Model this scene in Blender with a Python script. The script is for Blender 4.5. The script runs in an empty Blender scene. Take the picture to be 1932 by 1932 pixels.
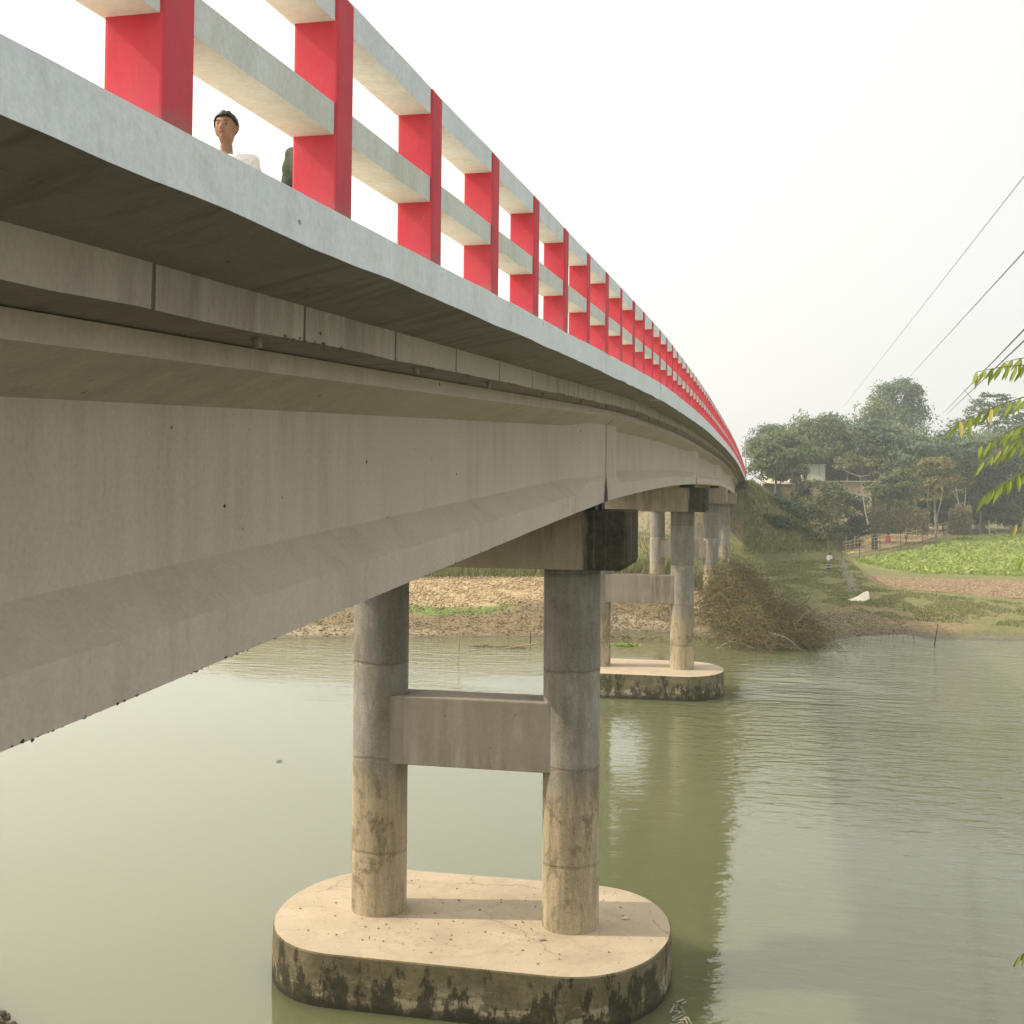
import bpy, bmesh, math, random
import numpy as np
from mathutils import Vector, Matrix, noise as mnoise
R_ = math.radians
rnd = random.Random(7)
rs = np.random.RandomState(11)
SC = bpy.context.scene
COL = SC.collection

# ------------------------------------------------------------------ camera numbers (bridge runs along +Y, eye at the origin)
F, YAW, PITCH, ROLL, CX, CY = 2177.35, -.2131, .0164, .0075, 966.0, 884.92
_f = np.array([math.sin(YAW)*math.cos(PITCH), math.cos(YAW)*math.cos(PITCH), math.sin(PITCH)])
_r = np.array([math.cos(YAW), -math.sin(YAW), 0.0]); _u = np.cross(_r, _f)
_c, _s = math.cos(ROLL), math.sin(ROLL)
RT, UP, FW = _c*_r+_s*_u, -_s*_r+_c*_u, _f
def ray(x, y):
    d = FW*F+RT*(x-CX)-UP*(y-CY)
    return d/d[1]
def at(x, y, Y):
    d = ray(x, y)
    return Vector((d[0]*Y, Y, d[2]*Y))

# ------------------------------------------------------------------ ground shape
WATER = -7.7
def lerp(x, pts):
    return np.interp(x, [p[0] for p in pts], [p[1] for p in pts])
def sstep(a, b, x):
    t = np.clip((x-a)/(b-a), 0, 1); return t*t*(3-2*t)
SHORE = [(-300, 48), (-60, 50), (-23, 54.7), (-17, 56.9), (-11.7, 58.8), (-7, 61.9), (-4.5, 62.4), (-2, 60.5), (0, 59.4), (2, 59.8), (3.3, 61.3), (5.5, 64.0), (7.4, 65.2), (8.7, 63.3), (13, 63.8), (40, 66), (300, 80)]
LP = [(-8, -9.6), (0, -7.7), (2, -7.1), (5, -6.3), (8, -5.3), (12, -4.95), (60, -4.3), (400, -3.6)]
RP = [(-8, -9.2), (0, -7.7), (4, -7.45), (18, -7.25), (38, -7.0), (50, -6.75), (60, -6.3), (72, -5.6), (90, -5.15), (140, -4.7), (400, -4.0)]
def ground(X, Y):
    X = np.asarray(X, float); Y = np.asarray(Y, float)
    d = Y-lerp(X, SHORE)
    w = sstep(-7, 1, X)
    z = lerp(d, LP)*(1-w)+lerp(d, RP)*w
    e = .55-np.maximum(0, np.abs(X+4.5)-3.6)*.8-np.maximum(0, 119-Y)*.62
    p = -1.2-np.maximum(0, X-5.5)*.95-np.maximum(0, -26-X)*.3-np.maximum(0, 137-Y)*.42
    z = np.maximum(z, np.maximum(e, p))
    s = Y+.71*X
    nb = -1.6-.87*np.maximum(0, s-.3)
    nb = np.maximum(nb, -9.6)
    return np.where(Y < 40, nb, z)
def G(x, y):
    d = ray(x, y); t = 45.0
    while t < 400:
        if d[2]*t < float(ground(d[0]*t, t)): break
        t += .25
    return Vector((d[0]*t, t, float(ground(d[0]*t, t))))
def gz(x, y): return float(ground(x, y))

# ------------------------------------------------------------------ object helpers
def tag(o, label=None, cat=None, group=None, kind=None):
    if label: o['label'] = label
    if cat: o['category'] = cat
    if group: o['group'] = group
    if kind: o['kind'] = kind
    return o
def empty(name, loc=(0, 0, 0), parent=None):
    o = bpy.data.objects.new(name, None); COL.objects.link(o); o.location = loc
    o.empty_display_size = .2
    if parent: o.parent = parent
    return o
def link(name, me, mats, parent=None, smooth=None):
    if not isinstance(mats, (list, tuple)): mats = [mats]
    for m in mats: me.materials.append(m)
    o = bpy.data.objects.new(name, me); COL.objects.link(o)
    if parent: o.parent = parent
    if smooth is not None:
        me.polygons.foreach_set('use_smooth', [True]*len(me.polygons))
        if smooth < 180: me.set_sharp_from_angle(angle=R_(smooth))
    return o
def from_bm(name, bm, mats, parent=None, smooth=None):
    me = bpy.data.meshes.new(name); bm.to_mesh(me); bm.free()
    return link(name, me, mats, parent, smooth)
def from_np(name, V, Fc, mats, parent=None, smooth=None):
    """V (n,3); Fc (m,k) all the same k"""
    V = np.asarray(V, np.float32); Fc = np.asarray(Fc, np.int32)
    me = bpy.data.meshes.new(name)
    me.vertices.add(len(V)); me.vertices.foreach_set('co', V.ravel())
    k = Fc.shape[1]
    me.loops.add(Fc.size); me.loops.foreach_set('vertex_index', Fc.ravel())
    me.polygons.add(len(Fc)); me.polygons.foreach_set('loop_start', np.arange(0, Fc.size, k, dtype=np.int32))
    me.polygons.foreach_set('loop_total', np.full(len(Fc), k, np.int32))
    me.update(calc_edges=True)
    return link(name, me, mats, parent, smooth)
def add_box(bm, a, b, bev=0.0, seg=1):
    g = bmesh.ops.create_cube(bm, size=1.0)
    vs = g['verts']
    c = [(a[i]+b[i])/2 for i in range(3)]; s = [abs(b[i]-a[i]) for i in range(3)]
    for v in vs: v.co = Vector((v.co[i]*s[i]+c[i] for i in range(3)))
    if bev > 0:
        es = list({e for v in vs for e in v.link_edges})
        bmesh.ops.bevel(bm, geom=es, offset=bev, segments=seg, affect='EDGES', profile=.6)
    return vs
class TB:
    """tubes collected into one mesh"""
    def __init__(s): s.v = []; s.f = []; s.n = 0
    def tube(s, pts, rad, k=5):
        pts = [np.array(p, float) for p in pts]; m = len(pts)
        if not hasattr(rad, '__len__'): rad = [rad]*m
        up = np.array((0, 0, 1.0))
        for i, p in enumerate(pts):
            t = pts[min(i+1, m-1)]-pts[max(i-1, 0)]; t = t/(np.linalg.norm(t)+1e-9)
            a = np.cross(t, up if abs(t[2]) < .9 else np.array((1.0, 0, 0))); a /= np.linalg.norm(a)+1e-9; b = np.cross(t, a)
            for j in range(k):
                q = 2*math.pi*j/k; s.v.append(p+(a*math.cos(q)+b*math.sin(q))*rad[i])
        for i in range(m-1):
            for j in range(k):
                a0 = s.n+i*k+j; a1 = s.n+i*k+(j+1) % k
                s.f.append((a0, a1, a1+k, a0+k))
        s.n += m*k
        # end caps (quads collapse onto a centre pair)
        for e, base in ((0, s.n-m*k), (m-1, s.n-k)):
            s.v.append(pts[e]); c = s.n; s.n += 1
            for j in range(0, k, 1):
                j2 = (j+1) % k
                s.f.append((c, base+j, base+j2, base+j2) if e else (c, base+j2, base+j, base+j))
    def build(s, name, mat, parent=None, smooth=60):
        me = bpy.data.meshes.new(name)
        fs = [tuple(dict.fromkeys(f)) for f in s.f]
        me.from_pydata([tuple(v) for v in s.v], [], fs); me.update()
        return link(name, me, mat, parent, smooth)

# ------------------------------------------------------------------ materials
def mat(name):
    m = bpy.data.materials.new(name); m.use_nodes = True
    nt = m.node_tree; b = nt.nodes['Principled BSDF']
    b.inputs['Roughness'].default_value = .85
    b.inputs['Specular IOR Level'].default_value = .3
    return m, nt, b
def N(nt, t, **kw):
    n = nt.nodes.new(t)
    for k, v in kw.items(): setattr(n, k, v)
    return n
def noise(nt, vec, scale, detail=4, rough=.55, dist=0.0):
    n = N(nt, 'ShaderNodeTexNoise'); n.inputs['Scale'].default_value = scale; n.inputs['Detail'].default_value = detail
    n.inputs['Roughness'].default_value = rough; n.inputs['Distortion'].default_value = dist
    nt.links.new(vec, n.inputs['Vector']); return n.outputs['Fac']
def mapping(nt, vec, sc=(1, 1, 1), loc=(0, 0, 0), rot=(0, 0, 0)):
    n = N(nt, 'ShaderNodeMapping'); n.inputs['Scale'].default_value = sc; n.inputs['Location'].default_value = loc; n.inputs['Rotation'].default_value = rot
    nt.links.new(vec, n.inputs['Vector']); return n.outputs['Vector']
def coords(nt, kind='Object'):
    if kind == 'World': return N(nt, 'ShaderNodeNewGeometry').outputs['Position']
    return N(nt, 'ShaderNodeTexCoord').outputs[kind]
def ramp(nt, fac, stops):
    n = N(nt, 'ShaderNodeValToRGB'); cr = n.color_ramp
    while len(cr.elements) < len(stops): cr.elements.new(.5)
    for e, (p, c) in zip(cr.elements, stops):
        e.position = p; e.color = (*c, 1) if hasattr(c, '__len__') else (c, c, c, 1)
    nt.links.new(fac, n.inputs['Fac']); return n.outputs['Color']
def mix(nt, fac, a, b, mode='MIX'):
    n = N(nt, 'ShaderNodeMix', data_type='RGBA', blend_type=mode)
    for sock, v in ((n.inputs[0], fac), (n.inputs[6], a), (n.inputs[7], b)):
        if isinstance(v, bpy.types.NodeSocket): nt.links.new(v, sock)
        elif hasattr(v, '__len__'): sock.default_value = (*v, 1)
        else: sock.default_value = v
    return n.outputs[2]
def math_(nt, op, a, b=0.0, clamp=False):
    n = N(nt, 'ShaderNodeMath', operation=op, use_clamp=clamp)
    for s, v in ((n.inputs[0], a), (n.inputs[1], b)):
        if isinstance(v, bpy.types.NodeSocket): nt.links.new(v, s)
        else: s.default_value = v
    return n.outputs[0]
def band(nt, v, a, b):
    n = N(nt, 'ShaderNodeMapRange', interpolation_type='SMOOTHSTEP'); n.inputs[1].default_value = a; n.inputs[2].default_value = b
    nt.links.new(v, n.inputs[0]); return n.outputs[0]
def bump(nt, b, h, dist=.01, strength=1.0, chain=None):
    n = N(nt, 'ShaderNodeBump'); n.inputs['Distance'].default_value = dist; n.inputs['Strength'].default_value = strength
    nt.links.new(h, n.inputs['Height'])
    if chain is not None: nt.links.new(chain, n.inputs['Normal'])
    nt.links.new(n.outputs['Normal'], b.inputs['Normal']); return n.outputs['Normal']
def xyz(nt, vec):
    n = N(nt, 'ShaderNodeSeparateXYZ'); nt.links.new(vec, n.inputs[0]); return n.outputs

def concrete(name, base, dark, warm, streak=.5, pits=.5, blotch=1.2):
    m, nt, b = mat(name); w = coords(nt, 'World')
    c = mix(nt, ramp(nt, noise(nt, w, blotch, 6, .6), [(.3, 0), (.7, 1)]), base, warm)
    sv = mapping(nt, w, (5, 5, .55)); s = ramp(nt, noise(nt, sv, 1.0, 6, .7), [(.36, 1), (.60, 0)])
    sg = ramp(nt, noise(nt, w, .55, 3), [(.42, .12), (.62, 1)])
    c = mix(nt, math_(nt, 'MULTIPLY', math_(nt, 'MULTIPLY', s, sg), streak), c, dark)
    f = ramp(nt, noise(nt, w, 35, 4, .7), [(.3, (.9, .9, .9)), (.7, (1.08, 1.08, 1.08))])
    c = mix(nt, 1.0, c, f, 'MULTIPLY')
    vo = N(nt, 'ShaderNodeTexVoronoi'); vo.inputs['Scale'].default_value = 3.2; nt.links.new(mapping(nt, w, (1, 1, 1.6)), vo.inputs['Vector'])
    gate = ramp(nt, noise(nt, w, .8, 2), [(.42, 0), (.54, 1)])
    pit = math_(nt, 'MULTIPLY', ramp(nt, vo.outputs['Distance'], [(.035, 1), (.06, 0)]), gate)
    c = mix(nt, math_(nt, 'MULTIPLY', pit, pits), c, (.03, .026, .02))
    nt.links.new(c, b.inputs['Base Color'])
    h = math_(nt, 'SUBTRACT', math_(nt, 'ADD', noise(nt, w, 14, 6, .6), math_(nt, 'MULTIPLY', noise(nt, w, 90, 3, .6), .3)), math_(nt, 'MULTIPLY', pit, 2.0))
    bump(nt, b, h, .0028)
    return m, nt, b, c, w
M = {}
m, nt, b, c, w = concrete('girder_concrete', (.50, .435, .375), (.30, .25, .205), (.56, .485, .41), .42, .95)
xx = xyz(nt, w); nz = math_(nt, 'MULTIPLY', math_(nt, 'SUBTRACT', noise(nt, w, 5, 5, .7), .5), .30)
def stainat(y0, z0):
    d_ = math_(nt, 'ADD', math_(nt, 'ABSOLUTE', math_(nt, 'SUBTRACT', xx[1], y0)), nz)
    zf = band(nt, xx[2], z0+.55, z0); return math_(nt, 'MULTIPLY', band(nt, math_(nt, 'SUBTRACT', d_, math_(nt, 'MULTIPLY', zf, .22)), .06, -.02), band(nt, xx[2], z0+.9, z0+.1))
st_ = math_(nt, 'MAXIMUM', stainat(18.2, -.2), stainat(44.4, .22))
c2 = mix(nt, math_(nt, 'MULTIPLY', st_, .9), c, (.035, .03, .024)); nt.links.new(c2, b.inputs['Base Color']); M['girder'] = m
m, nt, b, c, w = concrete('ledge_concrete', (.465, .40, .33), (.33, .275, .215), (.52, .45, .37), .4, 1.0, 1.6)  # bulb slopes tinted browner and darker: dust plus shade put into the colour
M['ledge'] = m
m, nt, b, c, w = concrete('edge_strip_concrete', (.42, .375, .315), (.23, .20, .16), (.47, .42, .355), .8, .8)
fy = math_(nt, 'ABSOLUTE', math_(nt, 'SUBTRACT', math_(nt, 'FRACT', math_(nt, 'DIVIDE', math_(nt, 'ADD', xyz(nt, w)[1], 3.62), 1.29)), .5))
gr_ = band(nt, math_(nt, 'ADD', fy, math_(nt, 'MULTIPLY', math_(nt, 'SUBTRACT', noise(nt, w, 9, 4), .5), .012)), .012, .004)
c2 = mix(nt, math_(nt, 'MULTIPLY', gr_, .8), c, (.06, .052, .04)); nt.links.new(c2, b.inputs['Base Color']); bump(nt, b, gr_, -.01); M['edge'] = m
# deck soffit: board marks and dark wavy stains running across the slab
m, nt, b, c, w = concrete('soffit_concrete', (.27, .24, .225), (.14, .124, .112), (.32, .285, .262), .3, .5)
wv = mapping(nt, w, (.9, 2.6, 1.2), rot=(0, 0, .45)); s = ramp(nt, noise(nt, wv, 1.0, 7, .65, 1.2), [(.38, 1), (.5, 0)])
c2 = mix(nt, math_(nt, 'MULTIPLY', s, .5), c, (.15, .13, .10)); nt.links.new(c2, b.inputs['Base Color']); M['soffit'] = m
# pale weathered paint of kerb and rails
m, nt, b, c, w = concrete('pale_paint', (.66, .73, .77), (.52, .55, .54), (.74, .79, .83), .5, .5, 2.0)
g = ramp(nt, noise(nt, w, 5, 6, .7), [(.56, 0), (.72, 1)])
c2 = mix(nt, math_(nt, 'MULTIPLY', g, .35), c, (.46, .47, .36))
nt.links.new(c2, b.inputs['Base Color']); M['paint'] = m
# soiled paint of the rails, greener and yellower
m, nt, b, c, w = concrete('rail_paint', (.62, .65, .63), (.43, .44, .36), (.70, .73, .71), .5, .3, 3)
M['rail'] = m
m, nt, b = mat('red_paint'); w = coords(nt, 'World')
c = mix(nt, noise(nt, w, 6, 5, .6), (.50, .030, .062), (.66, .060, .088))
st_ = ramp(nt, noise(nt, mapping(nt, w, (22, 22, 2.5)), 1.0, 5, .7), [(.5, 0), (.72, 1)])
c = mix(nt, math_(nt, 'MULTIPLY', st_, .38), c, (.30, .07, .085))
ch = ramp(nt, noise(nt, w, 14, 7, .78), [(.665, 0), (.685, 1)])
c = mix(nt, math_(nt, 'MULTIPLY', ch, .8), c, (.50, .30, .28))
e = ramp(nt, noise(nt, w, 22, 5, .7), [(.62, 0), (.75, 1)])
c = mix(nt, math_(nt, 'MULTIPLY', e, .25), c, (.35, .16, .15))
oz = xyz(nt, coords(nt, 'Object'))[2]; gr0 = math_(nt, 'ADD', oz, math_(nt, 'MULTIPLY', math_(nt, 'SUBTRACT', noise(nt, w, 12, 6, .7), .5), .16))
c = mix(nt, math_(nt, 'MULTIPLY', band(nt, gr0, .07, .0), .5), c, (.30, .16, .13))
hz_ = ramp(nt, noise(nt, w, 3.2, 5, .6), [(.35, 0), (.7, 1)]); c = mix(nt, math_(nt, 'MULTIPLY', hz_, .22), c, (.62, .20, .21))
nt.links.new(c, b.inputs['Base Color']); b.inputs['Roughness'].default_value = .75
bump(nt, b, noise(nt, w, 30, 5, .6), .0015); M['red'] = m
# columns: grey above, tan and mossy lower down, dark damp bands and casting lines
m, nt, b = mat('column_concrete'); w = coords(nt, 'World'); o = coords(nt, 'Object')
z = xyz(nt, w)[2]
zn = math_(nt, 'ADD', z, math_(nt, 'MULTIPLY', math_(nt, 'SUBTRACT', noise(nt, w, 1.3, 4), .5), 1.6))
c = mix(nt, ramp(nt, noise(nt, w, 1.6, 6, .6), [(.3, 0), (.7, 1)]), (.27, .255, .232), (.40, .38, .345))
low = band(nt, zn, -4.0, -5.2)
c = mix(nt, low, c, (.50, .42, .295))
sv = mapping(nt, w, (6, 6, .7)); s = ramp(nt, noise(nt, sv, 1.0, 6, .7), [(.42, 1), (.58, 0)])
c = mix(nt, math_(nt, 'MULTIPLY', s, .42), c, (.17, .148, .105))
patch = ramp(nt, noise(nt, mapping(nt, w, (2.2, 2.2, 1.5)), 1.0, 7, .72, .5), [(.53, 0), (.6, 1)])
c = mix(nt, math_(nt, 'MULTIPLY', patch, math_(nt, 'ADD', math_(nt, 'MULTIPLY', low, .35), .32)), c, (.17, .135, .08))
gr = ramp(nt, noise(nt, mapping(nt, w, (3, 3, .9), loc=(5, 3, 1)), 1.0, 6, .7), [(.58, 0), (.68, 1)])
c = mix(nt, math_(nt, 'MULTIPLY', gr, math_(nt, 'MULTIPLY', low, .6)), c, (.14, .15, .06))
# horizontal casting lines (lifts of 1.5 m)
zz = math_(nt, 'ADD', z, math_(nt, 'MULTIPLY', math_(nt, 'SUBTRACT', noise(nt, w, 2.5, 4), .5), .16))
lift = math_(nt, 'ABSOLUTE', math_(nt, 'SUBTRACT', math_(nt, 'FRACT', math_(nt, 'DIVIDE', math_(nt, 'ADD', zz, 20.35), 1.52)), .5))
seam = ramp(nt, lift, [(.012, 1), (.022, 0)])
c = mix(nt, math_(nt, 'MULTIPLY', seam, .28), c, (.12, .10, .07))
liftid = math_(nt, 'FLOOR', math_(nt, 'DIVIDE', math_(nt, 'ADD', zz, 19.59), 1.52))
wn = N(nt, 'ShaderNodeTexWhiteNoise', noise_dimensions='1D'); nt.links.new(liftid, wn.inputs['W'])
c = mix(nt, 1.0, c, ramp(nt, wn.outputs['Value'], [(0, (.62, .61, .58)), (1, (1.18, 1.18, 1.18))]), 'MULTIPLY')
f = ramp(nt, noise(nt, w, 30, 4, .7), [(.3, (.8, .8, .8)), (.7, (1.15, 1.15, 1.15))]); c = mix(nt, 1.0, c, f, 'MULTIPLY')
nt.links.new(c, b.inputs['Base Color'])
h = math_(nt, 'SUBTRACT', noise(nt, w, 12, 7, .65), math_(nt, 'MULTIPLY', seam, .6)); bump(nt, b, h, .010); M['column'] = m
M['beam'] = concrete('beam_concrete', (.30, .265, .225), (.165, .14, .11), (.38, .34, .285), .9, .7, 2.2)[0]
# pier cap: brown-grey, its right end black with algae
m, nt, b, c, w = concrete('cap_concrete', (.38, .32, .245), (.17, .135, .095), (.46, .40, .32), .8, .4, 1.5)
x = xyz(nt, w)[0]; nx = math_(nt, 'ADD', x, math_(nt, 'MULTIPLY', math_(nt, 'SUBTRACT', noise(nt, mapping(nt, w, (5, 5, .8)), 1.0, 5, .7), .5), .45))
blk = band(nt, nx, -2.78, -2.62)
pt = ramp(nt, noise(nt, w, 7, 7, .75), [(.64, 1), (.70, .1)])
st_ = ramp(nt, noise(nt, mapping(nt, w, (14, 14, .5)), 1.0, 4, .6), [(.55, 1), (.75, .7)])
c2 = mix(nt, math_(nt, 'MULTIPLY', blk, math_(nt, 'MULTIPLY', math_(nt, 'MULTIPLY', pt, st_), .93)), c, mix(nt, ramp(nt, noise(nt, w, 3.5, 7, .75), [(.42, 0), (.68, 1)]), (.024, .022, .018), (.085, .078, .062))); nt.links.new(c2, b.inputs['Base Color']); b.inputs['Specular IOR Level'].default_value = .05; b.inputs['Roughness'].default_value = 1; bump(nt, b, noise(nt, w, 9, 8, .75), .02); M['cap'] = m
# footing side & top
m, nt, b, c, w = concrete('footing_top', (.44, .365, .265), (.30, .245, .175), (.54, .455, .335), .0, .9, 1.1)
sp = ramp(nt, noise(nt, w, 5, 9, .82), [(.54, 0), (.68, 1)]); c2 = mix(nt, math_(nt, 'MULTIPLY', sp, .6), c, (.29, .235, .165))
sp2 = ramp(nt, noise(nt, mapping(nt, w, (1, 1, 1), loc=(9, 4, 0)), 1.1, 7, .7, .8), [(.5, 0), (.60, 1)]); c2 = mix(nt, math_(nt, 'MULTIPLY', sp2, .35), c2, (.33, .27, .19))
sp3 = ramp(nt, noise(nt, w, 38, 3, .6), [(.66, 0), (.72, 1)]); c2 = mix(nt, math_(nt, 'MULTIPLY', sp3, .5), c2, (.16, .125, .08))
cr = N(nt, 'ShaderNodeTexVoronoi', feature='DISTANCE_TO_EDGE'); cr.inputs['Scale'].default_value = .30
wob = N(nt, 'ShaderNodeVectorMath', operation='ADD'); nn = N(nt, 'ShaderNodeTexNoise'); nn.inputs['Scale'].default_value = 2.2; nn.inputs['Detail'].default_value = 6
sc_ = N(nt, 'ShaderNodeVectorMath', operation='SCALE'); sc_.inputs['Scale'].default_value = .5
nt.links.new(w, nn.inputs['Vector']); nt.links.new(nn.outputs['Color'], sc_.inputs[0]); nt.links.new(sc_.outputs[0], wob.inputs[0]); nt.links.new(w, wob.inputs[1]); nt.links.new(wob.outputs[0], cr.inputs['Vector'])
ck = ramp(nt, cr.outputs['Distance'], [(.0015, 1), (.004, 0)]); gate = ramp(nt, noise(nt, w, .7, 2), [(.45, 0), (.55, 1)])
c2 = mix(nt, math_(nt, 'MULTIPLY', ck, math_(nt, 'MULTIPLY', gate, .7)), c2, (.10, .075, .05)); nt.links.new(c2, b.inputs['Base Color']); M['foot_top'] = m
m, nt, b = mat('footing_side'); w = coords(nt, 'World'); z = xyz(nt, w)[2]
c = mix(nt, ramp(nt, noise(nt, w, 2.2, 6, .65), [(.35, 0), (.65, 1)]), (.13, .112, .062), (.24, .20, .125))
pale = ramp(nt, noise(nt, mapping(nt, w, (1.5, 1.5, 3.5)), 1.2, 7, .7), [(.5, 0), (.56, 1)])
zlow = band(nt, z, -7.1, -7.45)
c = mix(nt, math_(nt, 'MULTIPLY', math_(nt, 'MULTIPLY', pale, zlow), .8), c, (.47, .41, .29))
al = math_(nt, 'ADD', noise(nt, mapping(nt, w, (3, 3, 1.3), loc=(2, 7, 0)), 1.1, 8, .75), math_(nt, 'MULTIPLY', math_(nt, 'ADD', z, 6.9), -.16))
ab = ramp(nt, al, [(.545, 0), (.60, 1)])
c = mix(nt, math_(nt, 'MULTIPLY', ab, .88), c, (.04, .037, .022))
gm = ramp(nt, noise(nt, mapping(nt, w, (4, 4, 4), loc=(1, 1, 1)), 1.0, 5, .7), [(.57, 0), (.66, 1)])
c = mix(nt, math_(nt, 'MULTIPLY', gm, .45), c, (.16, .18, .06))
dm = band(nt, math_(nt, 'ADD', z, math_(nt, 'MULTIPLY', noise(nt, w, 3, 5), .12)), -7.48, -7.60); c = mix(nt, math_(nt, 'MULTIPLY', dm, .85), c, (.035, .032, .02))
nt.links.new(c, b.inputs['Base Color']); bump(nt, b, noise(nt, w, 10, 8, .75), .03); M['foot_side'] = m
M['road'] = concrete('deck_top', (.62, .47, .30), (.52, .39, .25), (.68, .53, .35), .0, .1)[0]

def flat(name, col, var=.12, rough=.8, sc=20, bmp=.003):
    m, nt, b = mat(name); w = coords(nt, 'Object')
    c = mix(nt, noise(nt, w, sc, 4, .6), tuple(v*(1-var) for v in col), tuple(min(1, v*(1+var)) for v in col))
    nt.links.new(c, b.inputs['Base Color']); b.inputs['Roughness'].default_value = rough
    if bmp: bump(nt, b, noise(nt, w, sc*2, 3), bmp)
    return m
def leafmat(name, a, bcol, dry=None, trans=.3, sc=.35):
    m, nt, b = mat(name); g = N(nt, 'ShaderNodeNewGeometry')
    n1 = noise(nt, g.outputs['Position'], sc, 3)
    f = math_(nt, 'ADD', math_(nt, 'MULTIPLY', g.outputs['Random Per Island'], .6), math_(nt, 'MULTIPLY', ramp(nt, n1, [(.35, 0), (.65, 1)]), .4))
    c = mix(nt, f, a, bcol)
    if dry:
        gate = ramp(nt, g.outputs['Random Per Island'], [(.86, 0), (.9, 1)])
        c = mix(nt, math_(nt, 'MULTIPLY', gate, .8), c, dry)
    nt.links.new(c, b.inputs['Base Color']); b.inputs['Roughness'].default_value = .55; b.inputs['Specular IOR Level'].default_value = .35
    tr = N(nt, 'ShaderNodeBsdfTranslucent'); nt.links.new(c, tr.inputs['Color'])
    ms = N(nt, 'ShaderNodeMixShader'); ms.inputs[0].default_value = trans
    out = nt.nodes['Material Output']
    nt.links.new(b.outputs[0], ms.inputs[1]); nt.links.new(tr.outputs[0], ms.inputs[2]); nt.links.new(ms.outputs[0], out.inputs['Surface'])
    return m
M['leaf_tree'] = leafmat('tree_leaves', (.055, .088, .030), (.15, .205, .075), (.20, .17, .07))
M['leaf_bamboo'] = leafmat('bamboo_leaves', (.095, .130, .058), (.225, .275, .13), (.25, .23, .12))
M['leaf_grey'] = leafmat('greyish_leaves', (.065, .105, .06), (.155, .215, .12))
M['leaf_dark'] = leafmat('dark_leaves', (.022, .040, .020), (.075, .115, .052))
M['leaf_yellow'] = leafmat('yellowish_leaves', (.12, .125, .03), (.25, .22, .07), (.25, .17, .06))
M['leaf_bush'] = leafmat('bush_leaves', (.06, .085, .028), (.17, .19, .065), (.24, .2, .08))
M['leaf_near'] = leafmat('neem_leaves', (.17, .25, .03), (.42, .50, .11), (.5, .42, .14), .35, 12)
M['leaf_crop'] = leafmat('crop_leaves', (.14, .205, .022), (.33, .41, .075), (.42, .40, .18), .3, .25)
M['leaf_grass'] = leafmat('grass_blades', (.10, .125, .035), (.24, .24, .09), (.36, .29, .14), .2, .4)
M['leaf_hedge'] = leafmat('dry_hedge', (.12, .09, .05), (.21, .19, .10), (.30, .22, .14))
M['twig'] = flat('dry_twig', (.185, .145, .082), .35, .9, 3)
M['twig_leaf'] = leafmat('dry_leaf', (.085, .078, .020), (.205, .18, .06), (.15, .18, .05), .2, .8)
M['bark'] = flat('bark', (.20, .175, .14), .3, .9, 4, .02)
M['bark_dark'] = flat('dark_bark', (.045, .036, .028), .3, .9, 4, .02)
M['bark_pale'] = flat('pale_bark', (.33, .31, .25), .15, .9, 4, .01)
M['bamboo'] = flat('bamboo_cane', (.40, .31, .17), .2, .7, 6)
M['cane_grey'] = flat('grey_cane', (.34, .33, .29), .2, .8, 6)
M['wire'] = flat('wire', (.10, .10, .10), .05, .5)
M['steel'] = flat('grey_metal', (.27, .27, .27), .1, .6)
M['skin'] = flat('skin', (.24, .135, .085), .12, .5, 30, .0004)
M['hair'] = flat('hair', (.012, .011, .01), .3, .5, 90, .004)
M['shirt_white'] = flat('white_cloth', (.62, .63, .62), .05, .85, 14, .004)
M['shirt_olive'] = flat('olive_cloth', (.05, .06, .046), .35, .85, 14, .004)
M['trousers'] = flat('dark_cloth', (.05, .05, .06), .1, .85, 14, .004)
M['sheet'] = flat('white_sheet', (.72, .68, .58), .08, .7, 3)
M['cloth_dark'] = flat('dark_green_cloth', (.045, .065, .055), .2, .85, 5)
M['cloth_pink'] = flat('pink_cloth', (.72, .07, .14), .1, .8, 5)
M['cloth_black'] = flat('black_cloth', (.014, .014, .015), .1, .85, 5)
M['wall_white'] = flat('whitewash', (.50, .51, .44), .1, .9, 1.5)
M['wall_cream'] = flat('cream_wall', (.62, .50, .34), .14, .9, 1.5)
M['tin'] = flat('tin_sheet', (.55, .50, .40), .15, .6, 2)
M['dark_hole'] = flat('dark_opening', (.03, .03, .03), .1, .6)
M['eye'] = flat('eye', (.30, .27, .25), .03, .8, 20, 0)
M['lips'] = flat('lips', (.20, .075, .06), .1, .6, 30, 0)
M['pupil'] = flat('pupil', (.01, .01, .01), .03, .3)
# lungi with dark and pale checks
m, nt, b = mat('checked_cloth'); o = coords(nt, 'Object'); z = xyz(nt, o)
ck = math_(nt, 'GREATER_THAN', math_(nt, 'FRACT', math_(nt, 'MULTIPLY', z[2], 4.2)), .45)
c = mix(nt, ck, (.03, .03, .04), (.30, .30, .30)); nt.links.new(c, b.inputs['Base Color']); M['lungi'] = m

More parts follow.
